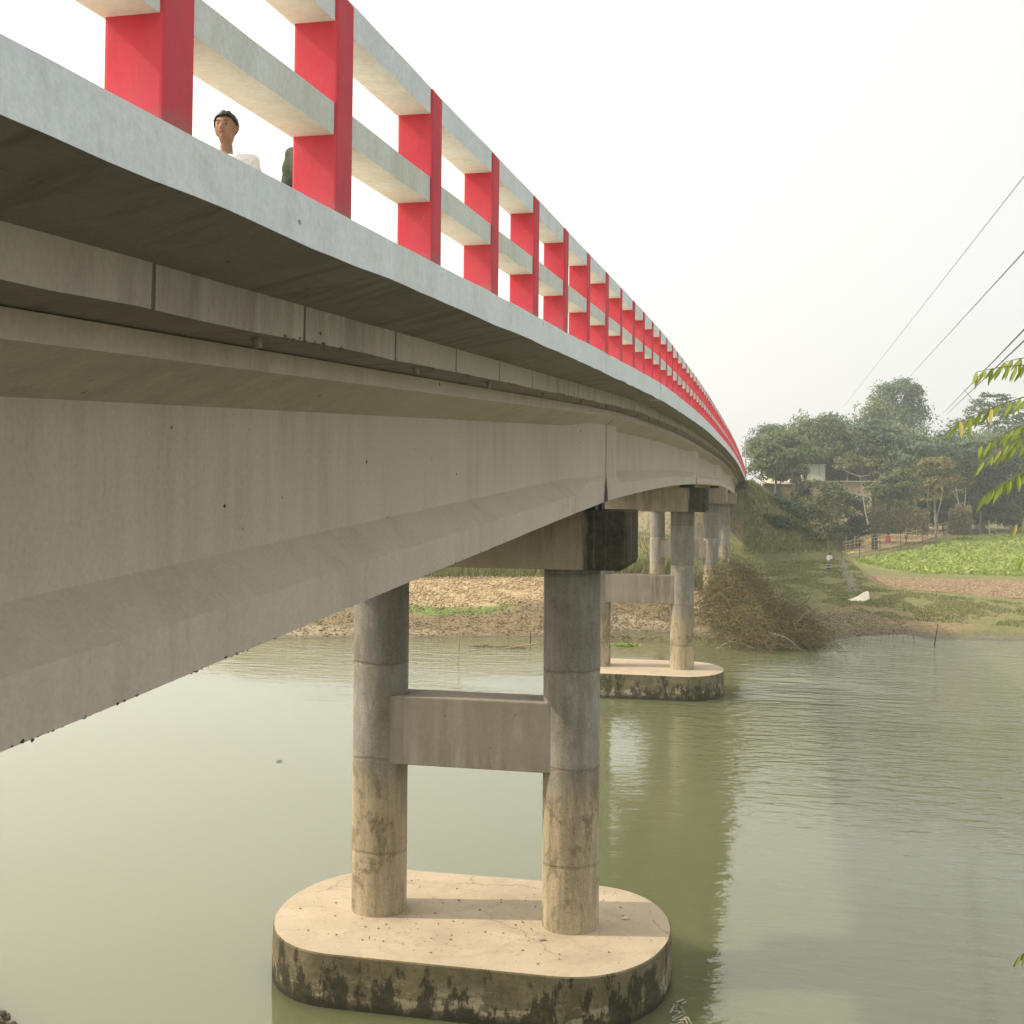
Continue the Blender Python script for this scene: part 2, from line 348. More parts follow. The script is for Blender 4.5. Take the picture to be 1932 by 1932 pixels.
# ------------------------------------------------------------------ world, sun, camera
SUN_DIR = Vector((-1, -.19, .92)).normalized()     # towards the sun
el = math.asin(SUN_DIR.z); az = math.atan2(SUN_DIR.x, SUN_DIR.y)
W = bpy.data.worlds.new('World'); SC.world = W; W.use_nodes = True
nt = W.node_tree; bg = nt.nodes['Background']
sky = N(nt, 'ShaderNodeTexSky', sky_type='NISHITA'); sky.sun_disc = False; sky.sun_elevation = el; sky.sun_rotation = az
sky.air_density = 1.0; sky.dust_density = 6.0; sky.ozone_density = 1.0; sky.altitude = 20
hs = N(nt, 'ShaderNodeHueSaturation'); hs.inputs['Saturation'].default_value = .30; nt.links.new(sky.outputs[0], hs.inputs['Color'])
SKYK = 8.5
tc = N(nt, 'ShaderNodeTexCoord'); dp = N(nt, 'ShaderNodeVectorMath', operation='DOT_PRODUCT'); nt.links.new(tc.outputs['Generated'], dp.inputs[0]); dp.inputs[1].default_value = tuple(SUN_DIR)
gl = band(nt, dp.outputs['Value'], -.25, .95)
hz = mix(nt, gl, (SKYK*1.0, SKYK*1.0, SKYK*.96), (SKYK*2.3, SKYK*2.15, SKYK*1.8))
mx = mix(nt, .60, hs.outputs[0], hz)
nt.links.new(mx, bg.inputs['Color']); bg.inputs['Strength'].default_value = .15
sl = bpy.data.lights.new('sun', 'SUN'); sl.energy = 3.4; sl.angle = R_(.8); sl.color = (1.0, .86, .66)
so = bpy.data.objects.new('sun', sl); COL.objects.link(so); so.rotation_euler = SUN_DIR.to_track_quat('Z', 'Y').to_euler(); so.location = (-60, -10, 60)
cam = bpy.data.cameras.new('camera'); co = bpy.data.objects.new('camera', cam); COL.objects.link(co); SC.camera = co
Mx = Matrix(((RT[0], UP[0], -FW[0]), (RT[1], UP[1], -FW[1]), (RT[2], UP[2], -FW[2]))).to_4x4()
co.matrix_world = Mx
cam.sensor_width = 36; cam.sensor_fit = 'HORIZONTAL'; cam.lens = 36*F/1932; cam.shift_x = 0; cam.shift_y = (CY-966)/1932
cam.clip_start = .05; cam.clip_end = 3000
SC.view_settings.view_transform = 'Standard'; SC.view_settings.look = 'None'; SC.view_settings.exposure = 0; SC.view_settings.gamma = 1
SC.cycles.max_bounces = 8; SC.cycles.diffuse_bounces = 4; SC.cycles.volume_bounces = 1; SC.cycles.transparent_max_bounces = 8
SC.cycles.use_denoising = True

# ------------------------------------------------------------------ ground sheet
def axis(segs):
    a = []
    for lo, hi, st in segs:
        n = max(1, int(round((hi-lo)/st)))
        a += [lo+(hi-lo)*i/n for i in range(n)]
    a.append(segs[-1][1]); return np.array(a)
gx = axis([(-300, -60, 12), (-60, -28, 2), (-28, -14, .5), (-14, 14, .28), (14, 32, .5), (32, 70, 1.5), (70, 300, 12)])
gy = axis([(-60, -10, 5), (-10, 20, 1.0), (20, 50, 3), (50, 72, .28), (72, 100, .45), (100, 150, .8), (150, 200, 2.5), (200, 400, 10)])
GX, GY = np.meshgrid(gx, gy)
GZ = ground(GX, GY)
poly_img = {
 'crop': [(1612, 1061), (1660, 1072), (1740, 1084), (1932, 1088), (2300, 1092), (2300, 1010), (1932, 1012), (1850, 1015), (1800, 1022), (1740, 1040), (1670, 1052)],
 'soil': [(1632, 1088), (1700, 1090), (1800, 1094), (1932, 1096), (2300, 1098), (2300, 1145), (1932, 1131), (1800, 1120), (1700, 1113), (1655, 1104)],
 'path': [(1600, 1047), (1660, 1036), (1740, 1020), (1800, 1006), (1840, 1003), (1800, 992), (1740, 996), (1680, 1005), (1625, 1024)],
 'mud': [(1400, 1150), (1480, 1140), (1560, 1150), (1640, 1125), (1700, 1150), (1790, 1190), (1800, 1225), (1400, 1225)],
}
polys = {k: [tuple(G(*p)[:2]) for p in v] for k, v in poly_img.items()}
def inpoly(X, Y, P):
    r = np.zeros(X.shape, bool); n = len(P)
    for i in range(n):
        x0, y0 = P[i]; x1, y1 = P[(i+1) % n]
        c = ((y0 > Y) != (y1 > Y)); 
        with np.errstate(divide='ignore', invalid='ignore'):
            xi = (x1-x0)*(Y-y0)/((y1-y0) if y1 != y0 else 1e-9)+x0
        r ^= c & (X < xi)
    return r
def fbm(X, Y, s, seed=0, oct=3):
    out = np.zeros(X.shape); a = 1; tot = 0
    for o_ in range(oct):
        f = s*2**o_
        v = np.array([mnoise.noise((x*f+seed*17.3, y*f-seed*5.1, seed)) for x, y in zip(X.ravel(), Y.ravel())]).reshape(X.shape)
        out += v*a; tot += a; a *= .5
    return out/tot
NB = fbm(GX, GY, .12, 1, 3); NF = fbm(GX, GY, .7, 2, 3); NV = fbm(GX, GY, 1.9, 3, 2)
WX = GX+NB*1.6+NF*.5; WY = GY+NB*2.0+NF*.7
D = WY-lerp(GX, SHORE); D0 = GY-lerp(GX, SHORE)
w_ = sstep(-5, 1.5, WX)
def colmix(A, B, t): return A*(1-t[..., None])+np.array(B)*t[..., None]
C = np.zeros(GX.shape+(3,))+np.array((.20, .165, .105))
L = C.copy()
L = colmix(L, (.30, .25, .165), sstep(-.3, .2, D0)*(1-sstep(.9, 1.4, D)))
L = colmix(L, (.215, .165, .095), sstep(1.0, 1.5, D)*(1-sstep(4.2, 4.6, D)))
L = colmix(L, (.15, .20, .05), sstep(3.3, 3.9, D)*(1-sstep(4.8, 5.3, D))*sstep(-.1, .15, NB+NF*.4))
L = colmix(L, (.43, .335, .205), sstep(4.6, 5.1, D)*(1-sstep(8.4, 9.0, D)))
L = colmix(L, (.20, .20, .085), sstep(8.4, 9.2, D))
Rr = C*0+np.array((.175, .175, .07))
Rr = colmix(Rr, (.13, .145, .06), sstep(6.5, 1.5, WX)*sstep(2, 6, D))
Rr = colmix(Rr, (.25, .185, .105), sstep(.05, .35, NB+NF*.5)*(1-sstep(8, 14, D)))
Rr = colmix(Rr, (.27, .25, .19), (1-sstep(.5, 2.2, D)))
Cc = L*(1-w_[..., None])+Rr*w_[..., None]
Cc = np.where(inpoly(WX, WY, polys['mud'])[..., None], Cc*.45+np.array((.22, .165, .105))*.55, Cc)
Cc = np.where(inpoly(WX, WY, polys['soil'])[..., None], np.array((.29, .21, .13)), Cc)
Cc = np.where(inpoly(WX*.6+GX*.4, WY*.6+GY*.4, polys['crop'])[..., None], np.array((.22, .26, .06)), Cc)
Cc = np.where((GY < 9)[..., None], np.array((.07, .07, .035)), Cc)
Cc = np.where(inpoly(WX, WY, polys['path'])[..., None], np.array((.52, .37, .21)), Cc)
bank = (GZ > -4.6) & (GY > 100)
Cc = np.where(bank[..., None], np.array((.19, .165, .10))+NF[..., None]*.06, Cc)
wet = 1-sstep(-.05, .25, GZ-WATER)
Cc = Cc*(1-.55*wet[..., None])
Cc = Cc*(1+NV[..., None]*.35)
rough = np.where((GY > 50), .07, .12)
rough = np.where(inpoly(WX, WY, polys['soil']) | ((D > 1) & (D < 8.5) & (w_ < .5)), .12, rough)
GZ2 = GZ+(NV*.8+NF*.5)*rough*sstep(-.3, .5, np.abs(GZ-WATER)+.2)
idx = np.arange(GX.size).reshape(GX.shape)
FQ = np.stack([idx[:-1, :-1], idx[:-1, 1:], idx[1:, 1:], idx[1:, :-1]], -1).reshape(-1, 4)
m, nt, b = mat('earth'); w = coords(nt, 'World')
at_ = N(nt, 'ShaderNodeVertexColor'); at_.layer_name = 'ground_colour'
sp = ramp(nt, noise(nt, w, 4.5, 7, .75), [(.32, (.55, .53, .5)), (.5, (1, 1, 1)), (.68, (1.4, 1.38, 1.32))])
c = mix(nt, 1.0, at_.outputs[0], sp, 'MULTIPLY')
hole = ramp(nt, noise(nt, mapping(nt, w, (1, 1, 1)), 7, 4, .6), [(.30, 1), (.38, 0)])
c = mix(nt, math_(nt, 'MULTIPLY', hole, .6), c, (.05, .042, .028))
nt.links.new(c, b.inputs['Base Color']); b.inputs['Roughness'].default_value = .95; bump(nt, b, noise(nt, w, 5, 8, .7), .12)
M['earth'] = m
go = from_np('ground', np.stack([GX, GY, GZ2], -1).reshape(-1, 3), FQ, m, None, 180)
ca = go.data.color_attributes.new('ground_colour', 'FLOAT_COLOR', 'POINT')
cc = np.ones((GX.size, 4), np.float32); cc[:, :3] = np.clip(Cc.reshape(-1, 3), 0.01, 1); ca.data.foreach_set('color', cc.ravel())
tag(go, kind='structure')

# ------------------------------------------------------------------ water
m, nt, b = mat('river_water'); w = coords(nt, 'World')
xy = xyz(nt, w)
c = mix(nt, noise(nt, w, .06, 3), (.122, .136, .066), (.152, .164, .086)); nt.links.new(c, b.inputs['Base Color'])
b.inputs['Roughness'].default_value = .04; b.inputs['IOR'].default_value = 1.68; b.subsurface_method = 'BURLEY'; b.inputs['Subsurface Weight'].default_value = 1.0; b.inputs['Subsurface Radius'].default_value = (1.0, 1.0, .9); b.inputs['Subsurface Scale'].default_value = 1.1; b.inputs['Specular IOR Level'].default_value = .5
wn = mapping(nt, w, (.85, 2.2, 1), rot=(0, 0, .16))
h1 = noise(nt, wn, 1.0, 3, .5, .3)
h2 = noise(nt, mapping(nt, w, (2.6, 5.6, 1), rot=(0, 0, -.12)), 1.0, 3, .55, .3)
h3 = noise(nt, mapping(nt, w, (.35, .8, 1)), 1.0, 2, .5)
far = math_(nt, 'MULTIPLY', band(nt, math_(nt, 'ADD', xy[1], math_(nt, 'MULTIPLY', xy[0], .35)), 24, 44), ramp(nt, noise(nt, mapping(nt, w, (.05, .10, 1)), 1.0, 2), [(.36, .10), (.58, 1)]))
side = math_(nt, 'ADD', math_(nt, 'MULTIPLY', band(nt, xy[0], -3.5, 1.5), .8), .2)
amp = math_(nt, 'ADD', math_(nt, 'MULTIPLY', math_(nt, 'MULTIPLY', far, side), 1.5), math_(nt, 'ADD', math_(nt, 'MULTIPLY', band(nt, xy[0], -5.5, -2.0), .075), .010))
hh = math_(nt, 'ADD', math_(nt, 'MULTIPLY', math_(nt, 'ADD', h1, math_(nt, 'MULTIPLY', h2, .42)), amp), math_(nt, 'MULTIPLY', h3, .006))
bump(nt, b, hh, .17); M['water'] = m
bm = bmesh.new(); vs = [bm.verts.new(p) for p in ((-299, -59, WATER), (299, -59, WATER), (299, 110, WATER), (-299, 110, WATER))]; bm.faces.new(vs)
tag(from_bm('river_water', bm, m), kind='structure')

# ------------------------------------------------------------------ haze
bm = bmesh.new(); add_box(bm, (-310, -70, -11.5), (310, 410, 34))
m = bpy.data.materials.new('haze'); m.use_nodes = True; nt = m.node_tree
nt.nodes.remove(nt.nodes['Principled BSDF'])
pv = N(nt, 'ShaderNodeVolumePrincipled'); pv.inputs['Color'].default_value = (.86, .92, .97, 1); pv.inputs['Density'].default_value = .0009; pv.inputs['Anisotropy'].default_value = .2
nt.links.new(pv.outputs[0], nt.nodes['Material Output'].inputs['Volume'])
tag(from_bm('haze', bm, m), kind='stuff')

# ------------------------------------------------------------------ the bridge
ZP = [(-8, .47), (-3, .70), (2, .935), (10, 1.305), (16, 1.575), (18.2, 1.665), (23, 1.79), (31.6, 1.955), (45, 2.07), (60, 2.11), (77, 2.03), (95, 1.75), (109, 1.42), (121, 1.05), (150, .30)]
def ZT(y):
    xs = [p[0] for p in ZP]; ys = [p[1] for p in ZP]
    i = max(0, min(len(xs)-2, int(np.searchsorted(xs, y))-1))
    def sl(k):
        if k == 0: return (ys[1]-ys[0])/(xs[1]-xs[0])
        if k == len(xs)-1: return (ys[-1]-ys[-2])/(xs[-1]-xs[-2])
        a = (ys[k]-ys[k-1])/(xs[k]-xs[k-1]); b_ = (ys[k+1]-ys[k])/(xs[k+1]-xs[k])
        wa, wb = xs[k+1]-xs[k], xs[k]-xs[k-1]
        return (a*wa+b_*wb)/(wa+wb)
    h = xs[i+1]-xs[i]; t = (y-xs[i])/h; m0, m1 = sl(i)*h, sl(i+1)*h
    return (2*t**3-3*t**2+1)*ys[i]+(t**3-2*t**2+t)*m0+(-2*t**3+3*t**2)*ys[i+1]+(t**3-t**2)*m1
AX = -4.53                                             # bridge centre line
def mir(x): return 2*AX-x
PIERS = [18.2, 44.4, 69.8, 95.2]
JOINTS = [-7.0]+PIERS+[121.0]
bridge = empty('concrete_bridge', (AX, 18.2, WATER))
tag(bridge, 'long grey concrete girder bridge with red posts in its pale railing, crossing the river', 'bridge')
def bpart(o): o.parent = bridge; o.matrix_parent_inverse = Matrix.Translation(-bridge.location); return o
def loft(secs, mats, name, closed=True, matfn=None, smooth=30, sub=True):
    """secs: list of (y, [(x,z)...])"""
    bm = bmesh.new(); rings = []
    for y, pr in secs: rings.append([bm.verts.new((x, y, z)) for x, z in pr])
    n = len(rings[0])
    for a, b_ in zip(rings, rings[1:]):
        for j in range(n if closed else n-1):
            f = bm.faces.new((a[j], a[(j+1) % n], b_[(j+1) % n], b_[j]))
            if matfn: f.material_index = matfn(j)
    for r in (rings[0], rings[-1]):
        try: bm.faces.new(r)
        except ValueError: pass
    bmesh.ops.recalc_face_normals(bm, faces=bm.faces)
    return from_bm(name, bm, mats, None, smooth)
def stations(a, b_, st):
    n = max(2, int(round((b_-a)/st))); return [a+(b_-a)*i/n for i in range(n+1)]
def kerb_h(y): return float(np.interp(y, [0, 9, 18, 25], [.165, .185, .265, .285]))
def wob(y, s, a): return a*(mnoise.noise((y*1.7, s*9.1, 0))+.5*mnoise.noise((y*5.3, s*3.7, 2)))
XF = -1.56
def both(fn):
    """run fn for the right-hand and the left-hand side of the deck"""
    fn(lambda x: x, 1); fn(mir, 2)
for i in range(5):
    a, b_ = JOINTS[i]+.05, JOINTS[i+1]-.05
    # slab with its two edge strips (stub beams)
    secs = []
    for y in stations(a, b_, .45):
        z = ZT(y); h = kerb_h(y)
        zin = -h+(.27-h)*-(.18/.41)
        half = [(XF-.183, z-.12), (XF-.183, z+zin), (-1.97, z-.27+wob(y, 1, .004)), (-1.972, z-.425+wob(y, 2, .012)), (-2.235, z-.44), (-2.30, z-.445)]
        secs.append((y, half+[(mir(x), zz) for x, zz in reversed(half)]))
    s = loft(secs, [M['soffit'], M['road'], M['edge']], 'deck_slab', True, lambda j: 1 if j == 11 else (2 if j in (2, 8) else 0)); bpart(s)
    def kerb(mx_, sd):
        secs = []
        for y in stations(a, b_, .22):
            z = ZT(y); h = kerb_h(y); t = wob(y, 3+sd, .006)
            secs.append((y, [(mx_(XF+wob(y, 6, .003)), z+wob(y, 4+sd, .005)), (mx_(XF-.18), z+wob(y, 4+sd, .005)), (mx_(XF-.18), z-h-(.27-h)*.18/.41), (mx_(XF+wob(y, 6, .003)), z-h+t*1.6)]))
        bpart(loft(secs, [M['paint'], M['soffit']], 'kerb', True, lambda j: 1 if j == 2 else 0, smooth=40))
        for nm, lo, hi in (('middle_rail', .29, .41), ('top_rail', .72, .848)):
            secs = []
            for y in stations(a, b_, .32):
                z = ZT(y); t = wob(y, 9+hi, .003)
                x0, x1 = mx_(XF-.014+t), mx_(XF-.186)
                secs.append((y, [(x0, z+hi+t), (x1, z+hi+t), (x1, z+lo), (x0, z+lo+wob(y, 12, .004))]))
            bpart(loft(secs, M['rail'] if nm == 'middle_rail' else M['paint'], nm, smooth=40))
    both(kerb)
    # three I-girders
    for gxc in (-2.75, AX, mir(-2.75)):
        secs = []
        ys = sorted(set([a, a+1.25, a+1.9, b_-1.9-.0, b_-2.6, b_]+stations(a+2.1, b_-2.8, .8)))
        if i == 0: pass
        for y in ys:
            e = max(0, min(1, 1-(y-a-1.25)/.65), min(1, 1-(b_-1.9-y)/.75)); e = max(0, min(1, e))
            z = ZT(y)
            wt = .12+(.335-.12)*e
            half = [(.50, -.447), (.50, -.545+.02*e), (wt, -.70+.045*e), (wt, -1.43+.0*e), (.337, -1.63+.12*e), (.34, -1.868)]
            secs.append((y, [(gxc+dx, z+dz+(wob(y, 20, .006) if dz < -1.8 else 0)) for dx, dz in half]+[(gxc-dx, z+dz) for dx, dz in reversed(half)]))
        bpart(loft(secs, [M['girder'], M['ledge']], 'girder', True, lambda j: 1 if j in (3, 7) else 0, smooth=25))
    for gxc in (-2.75, AX, mir(-2.75)):
        if i < 4:
            bm = bmesh.new(); z = ZT(b_); add_box(bm, (gxc-.29, b_-.03, z-1.80), (gxc+.29, b_+.13, z-.47)); bpart(from_bm('joint_filler', bm, M['dark_hole']))
    # diaphragm between the girders at each end
    for y in (a+.35, b_-.65):
        bm = bmesh.new(); z = ZT(y); add_box(bm, (-6.2, y, z-1.6), (-2.86, y+.3, z-.46), .01); bpart(from_bm('diaphragm', bm, M['girder']))
def lumps(name, spec, n, smin, smax, mt, seed, y0=2.4, y1=40, el_=(1, 1, 1)):
    rr2 = random.Random(seed); V_, F_ = [], []
    for _ in range(n):
        y = y0+(y1-y0)*rr2.random()**1.9
        if mnoise.noise((y*.9, seed, 0)) < .02: continue
        dx, dz, jx, jz = rr2.choice(spec); c = (dx+rr2.uniform(-jx, jx), y, ZT(y)+dz+rr2.uniform(-jz, jz)); s_ = smin+(smax-smin)*rr2.random()**3; n0 = len(V_)
        for q in ((1, 0, 0), (0, 1, 0), (-1, 0, 0), (0, -1, 0), (0, 0, 1), (0, 0, -1)): V_.append(tuple(c[k]+q[k]*s_*el_[k]*rr2.uniform(.5, 1.5) for k in range(3)))
        for f in ((0, 1, 4), (1, 2, 4), (2, 3, 4), (3, 0, 4), (1, 0, 5), (2, 1, 5), (3, 2, 5), (0, 3, 5)): F_.append([n0+i for i in f])
    o = from_np(name, V_, F_, mt); o['kind'] = 'stuff'; bpart(o)
M['crust'] = flat('mortar_crust', (.075, .06, .045), .5, 1, 30, 0)
M['crust_grey'] = flat('mortar_lumps', (.22, .19, .15), .4, 1, 30, 0)
lumps('mortar_crust', [(-2.412, -1.866, .006, .006)], 620, .003, .013, M['crust'], 3, el_=(.5, 1.6, .7))
lumps('pock_marks', [(-2.632, -1.43, .002, .015), (-2.632, -.72, .001, .03), (-2.252, -.50, .001, .035), (-2.412, -1.78, .001, .07)], 170, .003, .013, M['crust'], 5, el_=(.15, .7, 1.5))
lumps('edge_mortar', [(-1.974, -.425, .008, .010)], 500, .004, .018, M['crust_grey'], 7, el_=(.8, 1.6, .8))
lumps('kerb_dirt', [(-1.563, -.004, .004, .002)], 260, .002, .006, M['crust_grey'], 9, 7, 40, el_=(.6, 2.0, .6))
# little drain pipe stubs and anchor lumps under the edge strip
for k, y in enumerate([4.45, 6.7, 8.6, 10.9, 13.3, 15.5, 19.6, 21.5, 23.5, 26, 28.5, 31, 34, 37, 40]):
    z = ZT(y)-.44; tb = TB(); l = .03+.015*rnd.random()
    tb.tube([(-2.06, y, z+.03), (-2.06+.012, y+.006, z-l)], [.022, .018], 8)
    bpart(tb.build('drain_pipe', M['beam']))
# rail posts
bm = bmesh.new(); add_box(bm, (-.091, 0, -.03), (.0865, .178, .838), .011, 3)
pm = bpy.data.meshes.new('rail_post'); bm.to_mesh(pm); bm.free(); pm.materials.append(M['red'])
PY = [2.79+1.278*k for k in range(-5, 93)]
PY = [y for y in PY if y < 120.6]
for y in PY:
    o = bpy.data.objects.new('rail_post', pm); COL.objects.link(o)
    j = min(abs(y+.09-q) for q in JOINTS)
    o.location = (XF-.089+.002*rnd.uniform(-1, 1), y, ZT(y+.09)); o.rotation_euler = (rnd.uniform(-.006, .006), rnd.uniform(-.005, .005), rnd.uniform(-.02, .02)); o.scale = (1, rnd.uniform(.94, 1.05), 1)
    bpart(o)
bm = bmesh.new()
for y in PY: z = ZT(y+.09); add_box(bm, (mir(XF)-.003, y, z-.03), (mir(XF)+.18, y+.178, z+.85), .008)
o = from_bm('far_side_posts', bm, M['red']); o['kind'] = 'stuff'; bpart(o)

def capsule_ring(cx0, cx1, cy, ax, by, n=28):
    pts = []
    for k in range(n+1):
        q = -math.pi/2+math.pi*k/n; s_ = abs(math.cos(q))**.9; pts.append((cx1+ax*s_, cy+by*math.sin(q)))
    for k in range(n+1):
        q = math.pi/2+math.pi*k/n; s_ = abs(math.cos(q))**.9; pts.append((cx0-ax*s_, cy+by*math.sin(q)))
    return pts
STRUT = {0: (-4.46, -3.37), 1: (-4.33, -3.27), 2: (-4.1, -3.05), 3: (-4.1, -3.0)}
FOOT = {0: -6.91, 1: -6.81}
for i, py in enumerate(PIERS):
    pe = bpart(empty('pier', (AX, py, 0)))
    cz = ZT(py); capb, capt = cz-2.92, cz-2.005
    def sub(o): o.parent = pe; o.matrix_parent_inverse = Matrix.Translation(-Vector((AX, py, 0))); return o
    for cx in (-2.94, -6.12):
        z0 = FOOT.get(i, gz(cx, py)-1.0)-.05
        bm = bmesh.new(); n = 72; zs = stations(z0, capb+.01, .19); rings = []
        seams = [1.52*k-20.35+.76 for k in range(4, 18)]
        for zv in zs:
            dd = min(abs(zv-q) for q in seams); r0 = .45-(.006 if dd < .07 else 0)+.003*mnoise.noise((cx, py, zv*1.3))
            rings.append([bm.verts.new((cx+r0*math.cos(2*math.pi*k/n), py+r0*math.sin(2*math.pi*k/n), zv)) for k in range(n)])
        for ra, rb in zip(rings, rings[1:]):
            for k in range(n): bm.faces.new((ra[k], ra[(k+1) % n], rb[(k+1) % n], rb[k]))
        bm.faces.new(rings[-1]); bm.faces.new(list(reversed(rings[0])))
        sub(from_bm('column', bm, M['column'], None, 50))
    lo, hi = STRUT[i]
    bm = bmesh.new(); add_box(bm, (-5.9, py-.36, lo), (-3.15, py+.36, hi), .015, 2); sub(from_bm('cross_beam', bm, M['beam']))
    # cap beam with rounded and cut ends
    bm = bmesh.new(); hw = .82; pc = py+.18
    prof = []
    xe0, xe1 = -7.06, -2.0
    outline = [(xe0+.10, pc-hw), (xe1-.04, pc-hw), (xe1, pc-hw+.04), (xe1, pc+hw-.04), (xe1-.04, pc+hw), (xe0+.10, pc+hw), (xe0, pc+hw-.1), (xe0, pc-hw+.1)]
    cxm = (xe0+xe1)/2
    def ring(z_, k): return [bm.verts.new((cxm+(x-cxm)*(1-k/2.5), pc+(y-pc)*(1-k*.55/hw*.5), z_)) for x, y in outline]
    rings = [ring(capb, .10), ring(capb+.045, .03), ring(capb+.12, 0), ring(capt-.02, 0), ring(capt, .02)]
    for ra, rb in zip(rings, rings[1:]):
        for k in range(8): bm.faces.new((ra[k], ra[(k+1) % 8], rb[(k+1) % 8], rb[k]))
    bm.faces.new(list(reversed(rings[0]))); bm.faces.new(rings[-1])
    bmesh.ops.recalc_face_normals(bm, faces=bm.faces); sub(from_bm('cap_beam', bm, M['cap'] if i < 2 else M['beam'], None, 20))
    for gxc in (-2.75, AX, mir(-2.75)):
        for s_ in (-.38, .38):
            bm = bmesh.new(); add_box(bm, (gxc-.25, py+s_-.17, capt-.004), (gxc+.25, py+s_+.17, ZT(py+s_)-1.87), .01); sub(from_bm('bearing', bm, M['dark_hole']))
    if i in FOOT:
        zt = FOOT[i]; bm = bmesh.new()
        ol = capsule_ring(-6.15, -2.93, py-.04, 1.58, 1.95)
        nn_ = len(ol); rings = []
        for zv, k in ((zt, .02), (zt-.02, 0), (zt-.25, 0), (zt-.5, 0), (zt-.8, 0), (zt-2.0, 0)):
            ring_ = []
            for q, (x, y) in enumerate(ol):
                w0 = .018*mnoise.noise((x*1.5, y*1.5, zv*2)) if zv < zt-.1 else .006*mnoise.noise((x*3, y*3, 0))
                dx, dy = x-AX, y-py; dl = math.hypot(dx, dy)
                ring_.append(bm.verts.new((x+dx/dl*(w0-k), y+dy/dl*(w0-k), zv)))
            rings.append(ring_)
        for ra, rb in zip(rings, rings[1:]):
            for k in range(nn_):
                f = bm.faces.new((ra[k], ra[(k+1) % nn_], rb[(k+1) % nn_], rb[k])); f.material_index = 1
        bm.faces.new(rings[0])
        bmesh.ops.remove_doubles(bm, verts=bm.verts, dist=.0005)
        bmesh.ops.recalc_face_normals(bm, faces=bm.faces)
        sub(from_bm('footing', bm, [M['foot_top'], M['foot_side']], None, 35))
# abutments at both ends
for y0, y1, top in ((120.3, 122.2, ZT(121)), (-8.8, -6.6, ZT(-7))):
    bm = bmesh.new(); add_box(bm, (-7.5, y0, top-9), (-1.85, y1, top-2.45), .03); add_box(bm, (-7.3, y0-.35, top-2.45), (-1.78, y1, top-2.02), .03)
    bpart(from_bm('abutment', bm, M['beam']))
# approach road on the embankment
bm = bmesh.new(); R0 = []
for y in stations(121.03, 235, 4):
    z = max(ZT(min(y, 149))-.12, gz(AX, y)+.06) if y < 149 else gz(AX, y)+.10
    R0.append([bm.verts.new((x, y, z)) for x in (-7.3, -1.76)])
for a, b_ in zip(R0, R0[1:]): bm.faces.new((a[0], a[1], b_[1], b_[0]))
tag(from_bm('road', bm, M['road']), kind='structure')

# ------------------------------------------------------------------ foliage
def leafquads(P, Nn, size, asp=.55, droop=0.0, rng=rs):
    n = len(P)
    Nn = Nn/np.linalg.norm(Nn, axis=1, keepdims=True)
    t = rng.normal(size=(n, 3)); t[:, 2] -= droop
    a = np.cross(Nn, t); a /= np.linalg.norm(a, axis=1, keepdims=True)+1e-9
    b_ = np.cross(Nn, a)
    s = (size*rng.uniform(.6, 1.35, n))[:, None]
    a = a*s*asp; b_ = b_*s
    V = np.stack([P-b_, P+a-b_*.1, P+b_, P-a-b_*.1], 1).reshape(-1, 3)
    return V, np.arange(4*n).reshape(-1, 4)
def cloud(blobs, n, size, clump=.33, sub=26, asp=.55, droop=.3, flat_=.0, rng=rs):
    """blobs: (centre, (rx,ry,rz)); leaves gather in sub-clumps on every blob's shell"""
    wts = np.array([b_[1][0]*b_[1][2] for b_ in blobs]); wts = wts/wts.sum()
    PP, NNs = [], []
    for (c, r), wt in zip(blobs, wts):
        k = int(n*wt); c = np.array(c, float); r = np.array(r, float)
        ns = max(6, int(sub*(1 if len(blobs) < 12 else .6)))
        sc = rng.normal(size=(ns, 3)); sc /= np.linalg.norm(sc, axis=1, keepdims=True); sc[:, 2] = np.where(sc[:, 2] < -.55, -sc[:, 2], sc[:, 2])
        sc *= rng.uniform(.55, 1.0, (ns, 1))
        ii = rng.randint(0, ns, k)
        off = np.clip(rng.normal(size=(k, 3)), -1.5, 1.5)*clump*rng.uniform(.35, 1.0, (k, 1)); off[:, 2] *= .65
        q = sc[ii]+off
        PP.append(c+q*r)
        NNs.append(sc[ii]*.6+off*1.0+rng.normal(size=(k, 3))*.45+np.array((0, 0, .45+flat_)))
    return leafquads(np.concatenate(PP), np.concatenate(NNs), size, asp, droop, rng)
def trunk(tb, base, top, r0, r1, limbs=5, spread=2.0, k=7, bend=.3, sub=True):
    base, top = Vector(base), Vector(top); m_ = []
    for i in range(6):
        t = i/5; p = base.lerp(top, t)+Vector((rnd.uniform(-1, 1), rnd.uniform(-1, 1), 0))*bend*(t*(1-t)*2)
        m_.append(p)
    tb.tube(m_, [r0+(r1-r0)*i/5 for i in range(6)], k)
    for i in range(limbs):
        p = m_[2+i % 4]; a = rnd.uniform(0, 6.28); l = spread*rnd.uniform(.6, 1.1)
        d = Vector((math.cos(a), math.sin(a), rnd.uniform(.4, 1.0)))*l
        q = p+d*.5+Vector((0, 0, -.1*l)); e = p+d
        tb.tube([p, q, e], [r1*.9+.01, r1*.6, r1*.25], 5)
def tree(name, label, cat, base, height, blobs, n, size, leaf, bark='bark', tr=.16, group=None, limbs=6, spread=2.2, top=None, **kw):
    base = Vector(base); root = empty(name, base); tag(root, label, cat, group)
    V, Fq = cloud(blobs, n, size, **kw)
    c = from_np('crown', V-np.array(base), Fq, leaf, root)
    tb = TB(); tp = Vector(top)-base if top else Vector((blobs[0][0][0], blobs[0][0][1], blobs[0][0][2]))-base
    trunk(tb, (0, 0, -.3), tp, tr, tr*.35, limbs, spread)
    tb.build('trunk', bark if not isinstance(bark, str) else M[bark], root)
    return root
